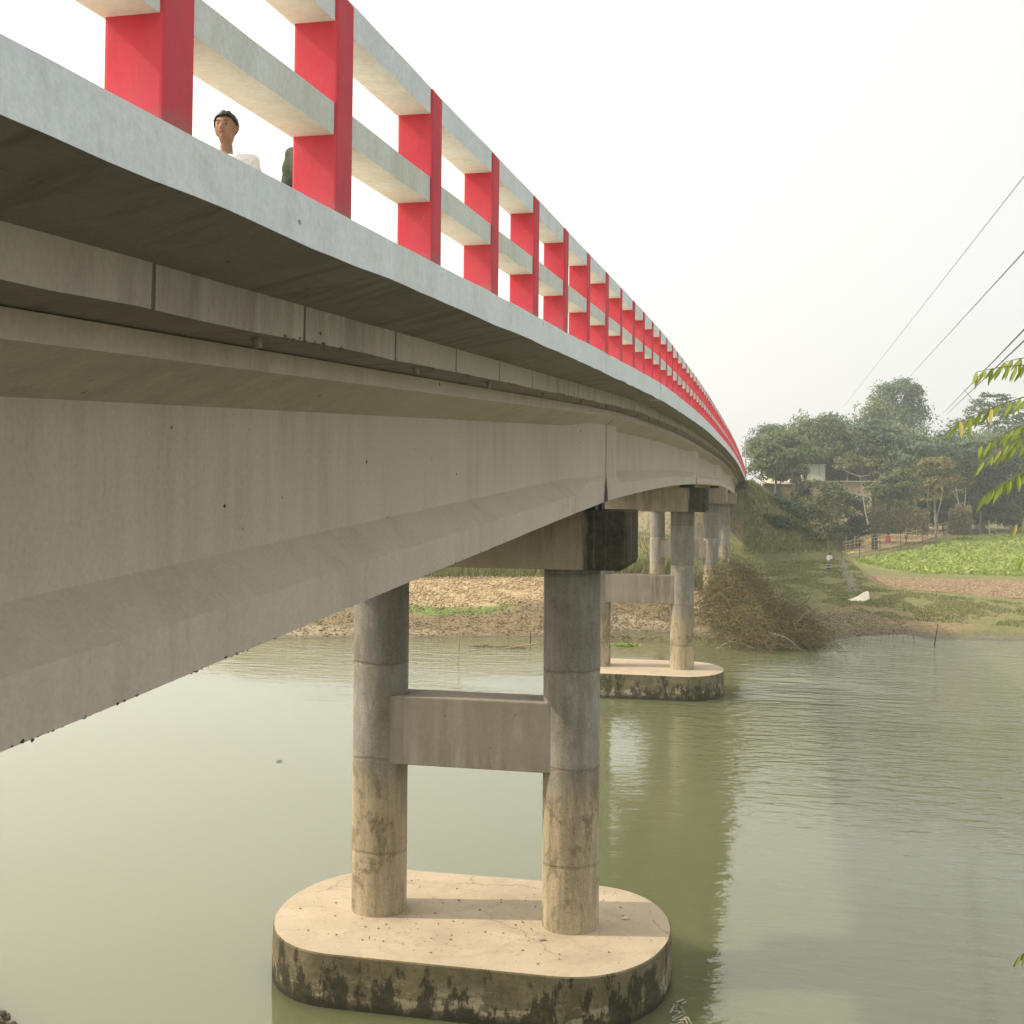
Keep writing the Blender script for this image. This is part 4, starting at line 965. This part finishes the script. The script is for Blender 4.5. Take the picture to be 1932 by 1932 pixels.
# dead branches along the left bank and sticks
tb = TB(); c = wpt(935, 1222)
for k in range(26):
    x = rnd.uniform(-1.0, 1.4); tb.tube([(x, rnd.uniform(-.1, .1), .0), (x+rnd.uniform(-.3, .3), rnd.uniform(-.1, .1), rnd.uniform(.03, .16)), (x+rnd.uniform(-.5, .5), 0, .02)], .012, 3)
o = tb.build('driftwood', M['twig'], None, None); o.location = c; tag(o, 'thin dark driftwood floating left of the short stake', 'driftwood')
tb = TB(); c = wpt(1172, 1207)
for k in range(34):
    x = rnd.uniform(-1.6, 1.9); tb.tube([(x, rnd.uniform(-.4, .6), .0), (x+rnd.uniform(-.4, .6), rnd.uniform(-.2, .4), rnd.uniform(.05, .4)), (x+rnd.uniform(-.2, 1.0), .2, .05)], .015, 3)
o = tb.build('driftwood', M['twig'], None, None); o.location = c; tag(o, 'tangle of dead branches at the shore behind the second pier', 'driftwood')
# litter wrapped round the near footing's right end
bm = bmesh.new()
tb = TB(); c = Vector((-1.35, 17.6, WATER))
for k in range(16):
    a = rnd.uniform(-1.2, .6); r0 = rnd.uniform(0, .14); p = Vector((r0+.06*math.cos(a), -.5+rnd.uniform(-.6, .5), .02)); q = p+Vector((rnd.uniform(.02, .22), rnd.uniform(-.22, .2), rnd.uniform(-.01, .12))); e = q+Vector((rnd.uniform(-.05, .16), rnd.uniform(-.15, .1), rnd.uniform(-.1, .03)))
    tb.tube([p, q, e], [.018, .014, .006], 5)
o = tb.build('driftwood', M['bark_pale'], None, None); o.location = c; tag(o, 'pale roots and scum caught on the right end of the near footing', 'driftwood')
# stones and crumbs on the near footing
V_, F_ = [], []
for k in range(260):
    x, y = rnd.uniform(-7.4, -1.7), rnd.uniform(16.5, 19.8)
    if math.hypot((x+2.94), (y-18.2)) < .5 or math.hypot((x+6.12), (y-18.2)) < .5: continue
    s_ = rnd.choice((.006, .008, .010, .013, .02)); n0 = len(V_)
    for q in ((1, 0, 0), (0, 1, 0), (-1, 0, 0), (0, -1, 0), (0, 0, .8), (0, 0, -.3)): V_.append((x+q[0]*s_*rnd.uniform(.6, 1.6), y+q[1]*s_*rnd.uniform(.6, 1.4), -6.905+q[2]*s_))
    for f in ((0, 1, 4), (1, 2, 4), (2, 3, 4), (3, 0, 4)): F_.append([n0+i for i in f])
tag(from_np('debris', V_, F_, M['twig']), kind='stuff')
def litter(name, lab, loc, sx, sy, mt):
    bm = bmesh.new(); g_ = {}
    for i in range(6):
        for j in range(4): g_[i, j] = bm.verts.new(((i/5-.5)*sx, (j/3-.5)*sy*(1-.5*abs(i/5-.5)), .01+.02*sx*6*mnoise.noise((i*.9, j*.9, sx*50))+.006))
    for i in range(5):
        for j in range(3): bm.faces.new((g_[i, j], g_[i+1, j], g_[i+1, j+1], g_[i, j+1]))
    o = from_bm(name, bm, mt, None, 60); o.location = loc; o.rotation_euler = (0, 0, .5); sm = o.modifiers.new('t', 'SOLIDIFY'); sm.thickness = .006; tag(o, lab, 'litter')
litter('paper_scrap', 'small white scrap lying in the shadow band on the near footing', (-2.12, 18.62, -6.90), .11, .06, M['sheet'])
litter('paper_scrap', 'small pale scrap in the sun before the right column of the near footing', (-3.25, 17.45, -6.90), .12, .05, M['bark_pale'])
dp_ = wpt(527, 1437); litter('floating_leaf', 'single small dark leaf floating on the open water left of the near pier', (dp_.x, dp_.y, WATER+.012), .16, .10, M['bark_dark'])
# rubble at the near bank's lower left corner
clods('rubble', [(-13, 12), (-8.5, 12), (-8.5, 15.4), (-10.2, 15.6), (-13, 17)], 900, .07, earthmat('rubble_stone', (.10, .085, .06), (.27, .23, .17)))

# ------------------------------------------------------------------ far house, shed, pole and power lines
hs_ = empty('house', (5, 138, -1.5)); tag(hs_, 'cream and white two-storey house half hidden by the shrubs, its long thin roof slab showing', 'house')
def hp(name, a, b_, mt, bev=0, par=None):
    bm = bmesh.new(); o0 = Vector((5, 138, -1.5)); add_box(bm, tuple(Vector(a)-o0), tuple(Vector(b_)-o0), bev); return from_bm(name, bm, mt, par or hs_)
hp('lower_wall', (4.15, 138.4, -6), (12.4, 143.5, .98), M['wall_cream'])
hp('roof_slab', (3.5, 137.5, .985), (13.0, 144, 1.10), M['wall_white'], .01)
hp('upper_wall', (4.6, 138.6, 1.135), (7.2, 142.5, 2.92), M['wall_white'])
hp('upper_roof', (4.5, 138.35, 2.925), (7.32, 142.8, 3.02), M['wall_white'])
w0 = hp('window', (4.6, 138.36, -.5), (5.4, 138.42, .5), M['dark_hole']); w1 = hp('window', (4.8, 138.56, 1.3), (5.15, 138.62, 2.3), M['dark_hole']); hp('window', (8.2, 138.36, -.5), (9.2, 138.42, .5), M['dark_hole'])
hp('drain_pipe', (6.5, 138.5, 1.6), (6.56, 138.58, 2.9), M['steel'])
sh = empty('shed', (1.0, 134, -1.2)); tag(sh, 'low shed with a pale tin roof and cane screen at the top of the embankment', 'shed')
def sp_(name, a, b_, mt):
    bm = bmesh.new(); o0 = Vector((1.0, 134, -1.2)); add_box(bm, tuple(Vector(a)-o0), tuple(Vector(b_)-o0)); return from_bm(name, bm, mt, sh)
sp_('wall', (.3, 134.4, -1.6), (3.6, 137, .75), M['beam'])
bm = bmesh.new()
vs = [bm.verts.new(Vector(p)-Vector((1, 134, -1.2))) for p in ((-.1, 133.8, .68), (4.1, 133.8, .60), (4.1, 137.4, 1.25), (-.1, 137.4, 1.32))]; f = bm.faces.new(vs)
r_ = bmesh.ops.extrude_face_region(bm, geom=[f]); [setattr(v, 'co', v.co+Vector((0, 0, .06))) for v in r_['geom'] if isinstance(v, bmesh.types.BMVert)]
from_bm('roof', bm, M['tin'], sh)
sp_('screen', (2.2, 133.6, -1.9), (3.7, 133.66, .35), M['bamboo'])
tb = TB()
for k in range(9): tb.tube([(-.6+k*.55, -.6, -.6), (-.6+k*.55+rnd.uniform(-.1, .1), -.6, 1.0+rnd.random()*.8)], .03, 5)
tb.build('screen_canes', M['bamboo'], sh)
pole = empty('utility_pole', A(1407, 905, 150)); tag(pole, 'slender utility pole with a crossarm standing beyond the far end of the bridge', 'utility pole')
tb = TB(); H = A(1407, 823, 150)-A(1407, 905, 150); tb.tube([(0, 0, -1.2), tuple(H)], [.11, .07], 8); tb.build('shaft', M['steel'], pole)
tb = TB(); tb.tube([H+Vector((-.45, 0, -.15)), H+Vector((.5, 0, .12))], .04, 5); tb.build('crossarm', M['steel'], pole)
tb = TB(); tb.tube([H+Vector((-.1, 0, -1.0)), H+Vector((-.8, 0, -.55))], .03, 5); tb.build('bracket', M['steel'], pole)
WL = [((1932, 333), (1600, 757), 'uppermost and faintest of the power lines crossing the sky', .011), ((1932, 475), (1715, 712), 'second power line, reaching the top of the tall round tree', .017),
      ((1932, 622), (1783, 776), 'upper of the close pair of power lines at the right', .022), ((1932, 643), (1790, 778), 'lower of the close pair of power lines at the right', .022)]
for (pa, pb, l, r) in WL:
    a, b_ = A(*pa, 30), A(*pb, 150); d = (b_-a)/120; st = a-d*26; en = b_+d*14; tb = TB()
    tb.tube([st.lerp(en, i/24)-st+Vector((0, 0, -.35*math.sin(math.pi*i/24)*0)) for i in range(25)], r, 5)
    o = tb.build('power_line', M['wire']); o.location = st; tag(o, l, 'power line', 'power lines over the right bank')

# ------------------------------------------------------------------ neem tree hanging in from the right
nb_ = Vector((3.9, 1.2, gz(3.9, 1.2))); neem = empty('neem_tree', nb_); tag(neem, 'near tree whose bright yellow-green toothed leaf sprays hang in at the right edge', 'tree')
LV, LF = [], []
def leaflet(p, d, l, wdt, side):
    """curved sickle leaflet: p root, d direction"""
    d = d.normalized(); n_ = d.cross(Vector((rnd.uniform(-.3, .3), 1, rnd.uniform(-.3, .3)))).normalized(); k = 6; base = len(LV); fold = d.cross(n_)*rnd.uniform(.1, .45); cv = rnd.uniform(-.38, -.05); dr = rnd.uniform(0, .3)
    for i in range(k+1):
        t = i/k; c = p+d*l*t+n_*cv*l*math.sin(t*1.7)*t+Vector((0, 0, -1))*l*dr*t*t; w1 = wdt*(math.sin(math.pi*min(1, t*.93+.06))**.8)*(1-.25*t)+.0004
        LV.append(tuple(c+n_*w1+fold*w1)); LV.append(tuple(c)); LV.append(tuple(c-n_*w1+fold*w1))
    for i in range(k):
        a = base+3*i; LF.append((a, a+1, a+4, a+3)); LF.append((a+1, a+2, a+5, a+4))
tbn = TB()
def frond(p0, p1, n, l=.062, sag=.03, dirv=(0, 0, -1)):
    p0, p1 = Vector(p0), Vector(p1); ax = (p1-p0); pts = []
    for i in range(9):
        t = i/8; pts.append(p0.lerp(p1, t)+Vector((0, 0, sag*math.sin(math.pi*t))))
    tbn.tube([q-nb_ for q in pts], [.0028-.0002*i for i in range(9)], 5); axn = ax.normalized()
    for i in range(n):
        t = .06+.94*i/(n-1); f_ = t*8; j = min(7, int(f_)); p = pts[j].lerp(pts[j+1], f_-j)
        for s_ in (-1, 1):
            dd = Vector(dirv)*(1.0)+axn*rnd.uniform(.15, .55)+Vector((rnd.uniform(-.35, .35), s_*.6+rnd.uniform(-.35, .35), rnd.uniform(-.3, .35)))
            leaflet(p-nb_, dd, l*rnd.uniform(.9, 1.25)*(1-.25*abs(t-.4)), l*.115, -1)
DN = 4.4
fr = [((1985, 690), (1842, 702), 15, .058), ((1975, 678), (1895, 684), 9, .06), ((1990, 735), (1812, 796), 15, .066), ((1975, 788), (1852, 842), 13, .060), ((1950, 815), (1856, 872), 10, .052), ((1990, 868), (1858, 936), 13, .064),
      ((1965, 955), (1917, 990), 5, .055), ((1975, 1030), (1928, 1048), 5, .05), ((1960, 1795), (1924, 1804), 4, .05), ((2010, 830), (1900, 845), 10, .062)]
for k, (pa, pb, n, l) in enumerate(fr):
    Yd = DN+.25*math.sin(k*2.3); frond(A(*pa, Yd+.15), A(*pb, Yd-.05), max(4, int(n*.72)), l, .012)
SPR = []
for k in range(70):                                    # more sprays, outside the frame
    p = Vector((rnd.uniform(1.5, 4.6), rnd.uniform(2.2, 6.0), rnd.uniform(-1.0, 2.6)));
    if p.x/p.y < .33: p.x = .36*p.y+rnd.uniform(.1, .8)
    a = rnd.uniform(0, 6.28); e = p+Vector((math.cos(a)*.28, math.sin(a)*.28, -.12))
    if e.x/e.y < .27: continue
    frond(p, e, 10, .062, .02); SPR.append(p)
me = bpy.data.meshes.new('crown'); me.from_pydata(LV, [], LF); me.update(); link('crown', me, M['leaf_near'], neem, 60)
tbn.build('twig', M['leaf_grass'], neem)
BR = []; tb = TB(); trp = [Vector((0, 0, -.4)), Vector((-.05, .2, 1.5)), Vector((-.2, .5, 3.0)), Vector((-.4, 1.2, 4.2)), Vector((-.6, 1.9, 5.2))]; tb.tube(trp, [.17, .14, .11, .08, .05], 10)
for tgt in [A(1985, 690, DN+.2), A(1990, 735, DN+.2), A(1985, 800, DN+.2), A(1995, 870, DN+.2), A(1990, 960, DN+.2), A(2000, 1040, DN+.2), A(2020, 1795, DN+.2), Vector((3.2, 5.5, 2.2)), Vector((4.3, 4, 2.6))]:
    s0 = trp[rnd.choice((2, 3))] if tgt.z > -1 else trp[1]; e = Vector(tgt)-nb_; mid_ = s0.lerp(e, .5)+Vector((.2, .05, .12)); tb.tube([s0, mid_, e], [.024, .011, .003], 6); BR += [s0, s0.lerp(mid_, .5), mid_, mid_.lerp(e, .5)]
for p in SPR:
    q = Vector(p)-nb_; a = min(BR+trp, key=lambda v: (v-q).length); tb.tube([a, a.lerp(q, .5)+Vector((0, 0, .05)), q], [.006, .004, .002], 4)
tb.build('trunk', M['bark'], neem)
grass('near_bank_grass', [(-40, -30), (-6.5, -30), (-6.5, 8), (-10.8, 13.4), (-40, 34)], 26000, .22, M['leaf_grass'], None, .012)

# ------------------------------------------------------------------ people
def skin_body(name, verts, edges, mt, res=.012, smooth_it=4):
    """one continuous body: tapered limbs merged with a voxel remesh"""
    bm = bmesh.new()
    def seg(a, b_, ra, rb):
        a, b_ = Vector(a), Vector(b_); d = b_-a; L = max(d.length, 1e-4); n = max(2, int(L/(min(ra, rb)*.5)))
        for i in range(n+1):
            t = i/n; r = ra+(rb-ra)*t; g = bmesh.ops.create_icosphere(bm, subdivisions=2, radius=r)
            for v in g['verts']: v.co = v.co+a.lerp(b_, t)
    for i, j in edges: seg(verts[i][0], verts[j][0], verts[i][1], verts[j][1])
    me = bpy.data.meshes.new(name); bm.to_mesh(me); bm.free()
    o = link(name, me, mt)
    r = o.modifiers.new('r', 'REMESH'); r.mode = 'VOXEL'; r.voxel_size = res; r.use_smooth_shade = True
    s = o.modifiers.new('s', 'SMOOTH'); s.iterations = smooth_it; s.factor = .6
    return o
def apply(o):
    dg = bpy.context.evaluated_depsgraph_get(); dg.update(); me = bpy.data.meshes.new_from_object(o.evaluated_get(dg)); me.name = o.name
    o.modifiers.clear(); o.data = me; return o
def figure(label, loc, face_rot, head_turn=0, shirt=None, legs=None, pose='stand', group=None, detail=True, H=1.68):
    k = H/1.70
    J = {'pel': ((0, 0, .93), .125), 'wai': ((0, -.01, 1.08), .120), 'che': ((0, .0, 1.27), .145), 'chr': ((.085, 0, 1.33), .10), 'chl': ((-.085, 0, 1.33), .10), 'nb': ((0, .01, 1.44), .052), 'nt': ((0, -.010, 1.53), .048),
         'sr': ((.185, .01, 1.385), .058), 'sl': ((-.185, .01, 1.385), .058), 'er': ((.235, .03, 1.12), .042), 'el': ((-.235, .03, 1.12), .042), 'wr': ((.235, -.06, .88), .028), 'wl': ((-.235, -.06, .88), .028),
         'hr': ((.235, -.08, .80), .030), 'hl': ((-.235, -.08, .80), .030), 'hipr': ((.09, 0, .89), .095), 'hipl': ((-.09, 0, .89), .095), 'kr': ((.10, -.01, .50), .058), 'kl': ((-.10, -.01, .50), .058), 'ar': ((.10, .02, .09), .038), 'al': ((-.10, .02, .09), .038),
         'tr': ((.11, -.13, .035), .032), 'tl': ((-.11, -.13, .035), .032)}
    if pose == 'stoop':
        for q in ('wai', 'che', 'chr', 'chl', 'nb', 'nt', 'sr', 'sl'):
            p, r = J[q]; dz = p[2]-.93; J[q] = ((p[0], p[1]-dz*.42, .93+dz*.92), r)
        J['er'] = ((.25, -.12, 1.08), .042); J['el'] = ((-.25, -.12, 1.08), .042); J['wr'] = ((.2, -.28, .98), .03); J['wl'] = ((-.2, -.28, .98), .03); J['hr'] = ((.17, -.33, .97), .03); J['hl'] = ((-.17, -.33, .97), .03)
        J['kl'] = ((-.10, -.1, .5), .058); J['al'] = ((-.10, -.06, .09), .038); J['tl'] = ((-.11, -.21, .035), .032)
    E_ = [('pel', 'wai'), ('wai', 'che'), ('che', 'chr'), ('che', 'chl'), ('che', 'nb'), ('nb', 'nt'), ('chr', 'sr'), ('chl', 'sl'), ('sr', 'er'), ('er', 'wr'), ('sl', 'el'), ('el', 'wl'), ('wr', 'hr'), ('wl', 'hl'),
          ('pel', 'hipr'), ('pel', 'hipl'), ('hipr', 'kr'), ('kr', 'ar'), ('hipl', 'kl'), ('kl', 'al'), ('ar', 'tr'), ('al', 'tl'), ('nb', 'sr'), ('nb', 'sl')]
    E_ = E_[:-2]
    verts = dict(J)
    # fingers
    for s_, h in ((1, 'hr'), (-1, 'hl')):
        b0 = Vector(J[h][0])
        for q in range(4):
            n1 = f'{h}f{q}a'; n2 = f'{h}f{q}b'; verts[n1] = (tuple(b0+Vector((0, -.03+.018*q, -.03))), .009); verts[n2] = (tuple(b0+Vector((-.012*s_, -.034+.018*q, -.085+.008*abs(q-1.5)))), .008); E_ += [(n1, n2), (h, n1)] if False else [(n1, n2)]
        verts[h+'t'] = (tuple(b0+Vector((-.01*s_, -.03, -.0))), .011); verts[h+'u'] = (tuple(b0+Vector((-.02*s_, -.062, -.04))), .009); E_.append((h+'t', h+'u'))
    nt_ = Vector(verts['nt'][0]); hc = nt_+Vector((0, -.018, .10)) if pose == 'stand' else nt_+Vector((0, -.06, .08))
    # head volume: skull, jaw, chin, cheeks, nose, brows, lips, ears
    def rot(v): c_, s_ = math.cos(head_turn), math.sin(head_turn); return Vector((v[0]*c_-v[1]*s_, v[0]*s_+v[1]*c_, v[2]))
    hp_ = [((0, .02, .035), .086), ((0, -.02, .03), .076), ((0, -.035, -.02), .062), ((0, -.05, -.062), .040), ((0, -.062, -.082), .026), ((.03, -.045, -.045), .036), ((-.03, -.045, -.045), .036), ((.036, -.055, -.006), .030), ((-.036, -.055, -.006), .030),
           ((0, -.094, .012), .012), ((0, -.104, -.004), .013), ((0, -.111, -.018), .0135), ((.011, -.100, -.022), .010), ((-.011, -.100, -.022), .010), ((.028, -.083, .036), .013), ((-.028, -.083, .036), .013), ((.012, -.086, .038), .012), ((-.012, -.086, .038), .012),
           ((0, -.093, -.044), .009), ((.014, -.089, -.045), .008), ((-.014, -.089, -.045), .008), ((0, -.090, -.056), .009), ((.012, -.086, -.055), .008), ((-.012, -.086, -.055), .008), ((0, -.084, -.080), .014)]
    hv = []
    for n_, (p, r) in enumerate(hp_):
        verts[f'h{n_}'] = (tuple(hc+rot(p)), r); hv.append(f'h{n_}')
    E_ += [(f'h{a}', f'h{b_}') for a, b_ in ((0, 1), (1, 2), (2, 3), (3, 4), (5, 3), (6, 3), (7, 5), (8, 6), (9, 10), (10, 11), (12, 13), (14, 16), (15, 17), (16, 17), (19, 18), (18, 20), (22, 21), (21, 23), (24, 24))]
    E_.append(('nt', 'h2')); E_.append(('nt', 'h0'))
    for s_ in (1, -1):
        for n_, (p, r) in enumerate((((.083, .012, .012), .012), ((.092, .02, .028), .011), ((.090, .022, .005), .011), ((.083, .010, -.020), .010))):
            verts[f'e{s_}{n_}'] = (tuple(hc+rot((p[0]*s_, p[1], p[2]))), r)
        E_ += [(f'e{s_}0', f'e{s_}1'), (f'e{s_}1', f'e{s_}2'), (f'e{s_}2', f'e{s_}3'), (f'e{s_}0', f'e{s_}3')]
    body = skin_body('person', verts, E_, M['skin'], .0065 if detail else .02, 3); apply(body)
    body.data.polygons.foreach_set('use_smooth', [True]*len(body.data.polygons))
    body.location = loc; body.rotation_euler = (0, 0, face_rot); body.scale = (k, k, k); tag(body, label, 'person', group)
    # hair: skull cap slightly larger, cut at the hair line
    bm = bmesh.new(); bmesh.ops.create_icosphere(bm, subdivisions=4, radius=1.0)
    for v in bm.verts:
        c0 = v.co.copy(); p = Vector((c0.x*.0935, c0.y*.1115+.006, c0.z*.100+.034)); nn3 = mnoise.noise(c0*5)*.007+mnoise.noise(c0*18)*.005
        v.co = p+c0*nn3
        if c0.y < -.5 and c0.z > .3: v.co.z += .012*(c0.z); v.co.x += .008; v.co.y -= .004
    kill = [v for v in bm.verts if (v.co.z < .076-max(0, abs(v.co.x)-.05)*.5 and v.co.y < -.046) or (v.co.z < .044 and v.co.y < -.020) or (v.co.z < .006 and v.co.y < .020) or v.co.z < -.045]
    bmesh.ops.delete(bm, geom=kill, context='VERTS')
    for v in bm.verts: v.co = hc+rot(v.co)
    o = from_bm('hair', bm, M['hair'], body, 180); sm = o.modifiers.new('t', 'SOLIDIFY'); sm.thickness = .012; sm.offset = -1
    if detail:
        for s_ in (1, -1):
            bm = bmesh.new(); g = bmesh.ops.create_uvsphere(bm, u_segments=14, v_segments=10, radius=.0115)
            for v in bm.verts: v.co = hc+rot(Vector((.031*s_, -.0765, .014))+Vector((v.co.x*1.15, v.co.y*.7, v.co.z*.5)))
            e_ = from_bm('eye', bm, M['eye'], body, 180)
            bm = bmesh.new(); g = bmesh.ops.create_uvsphere(bm, u_segments=10, v_segments=8, radius=.0072)
            for v in bm.verts: v.co = hc+rot(Vector((.033*s_, -.0835, .014))+v.co*.95)
            from_bm('pupil', bm, M['pupil'], e_, 180)
            tb = TB(); tb.tube([hc+rot((.014*s_, -.094, .036)), hc+rot((.030*s_, -.095, .043)), hc+rot((.048*s_, -.083, .036))], [.003, .0038, .002], 5); tb.build('eyebrow', M['hair'], body)
        tb = TB(); tb.tube([hc+rot((-.024, -.089, -.050)), hc+rot((-.008, -.0985, -.047)), hc+rot((.008, -.0985, -.047)), hc+rot((.024, -.089, -.050))], [.003, .006, .006, .003], 6); tb.build('lips', M['lips'], body)
    # shirt: the torso and upper arms, a little fuller
    V2 = {q: (J[q][0], J[q][1]+.016) for q in ('pel', 'wai', 'che', 'chr', 'chl', 'sr', 'sl')}
    for s_, a, e_ in (('r', 'sr', 'er'), ('l', 'sl', 'el')):
        p0, p1 = Vector(J[a][0]), Vector(J[e_][0]); V2['m'+s_] = (tuple(p0.lerp(p1, .85)), .062)
    V2['coll'] = ((J['nb'][0][0], J['nb'][0][1]+.005, J['nb'][0][2]-.045), .085)
    E2 = [('pel', 'wai'), ('wai', 'che'), ('che', 'chr'), ('che', 'chl'), ('chr', 'sr'), ('chl', 'sl'), ('sr', 'mr'), ('sl', 'ml'), ('che', 'coll'), ('coll', 'sr'), ('coll', 'sl')]
    if shirt:
        V2['coll'] = (V2['coll'][0], .070)
        s = skin_body('shirt', V2, E2[:8]+E2[8:9], shirt, .010 if detail else .02, 4)
        tx = bpy.data.textures.get('folds') or bpy.data.textures.new('folds', 'CLOUDS'); tx.noise_scale = .09
        dm = s.modifiers.new('d', 'DISPLACE'); dm.texture = tx; dm.strength = .03; dm.mid_level = .5
        apply(s); s.data.polygons.foreach_set('use_smooth', [True]*len(s.data.polygons)); s.parent = body
    if legs == 'lungi':
        bm = bmesh.new(); rings = []
        for i in range(7):
            t = i/6; z_ = 1.0-.78*t; rx, ry = .155+.03*t, .14+.06*t; rings.append([bm.verts.new((rx*math.cos(a)+.0, ry*math.sin(a)-.03*t, z_)) for a in [2*math.pi*q/20 for q in range(20)]])
        for ra, rb in zip(rings, rings[1:]):
            for q in range(20): bm.faces.new((ra[q], ra[(q+1) % 20], rb[(q+1) % 20], rb[q]))
        from_bm('lungi', bm, M['lungi'], body, 60)
    else:
        V3 = {q: (J[q][0], J[q][1]+.014) for q in ('hipr', 'hipl', 'kr', 'kl', 'ar', 'al')}; V3['pel'] = (J['pel'][0], J['pel'][1]+.008)
        s = skin_body('trousers', V3, [('pel', 'hipr'), ('pel', 'hipl'), ('hipr', 'kr'), ('kr', 'ar'), ('hipl', 'kl'), ('kl', 'al')], M['trousers'], .014, 4); apply(s); s.data.polygons.foreach_set('use_smooth', [True]*len(s.data.polygons)); s.parent = body
    return body
yb = 8.0; figure('young man in a white V-neck shirt looking out over the kerb of the bridge', (-3.95, yb, ZT(yb)-.12), R_(14), R_(-8), M['shirt_white'], None, H=1.655)
yb = 7.9; figure('person in an olive shirt standing behind the second red post, only arm and side showing', (-3.215, yb, ZT(yb)-.12), R_(160), 0, M['shirt_olive'], None, H=1.66, detail=False)
mp = G(1563, 1079); figure('stooping person in a white shirt and checked lungi walking on the far bank', tuple(mp), R_(150), 0, M['shirt_white'], 'lungi', 'stoop', H=1.66, detail=False)
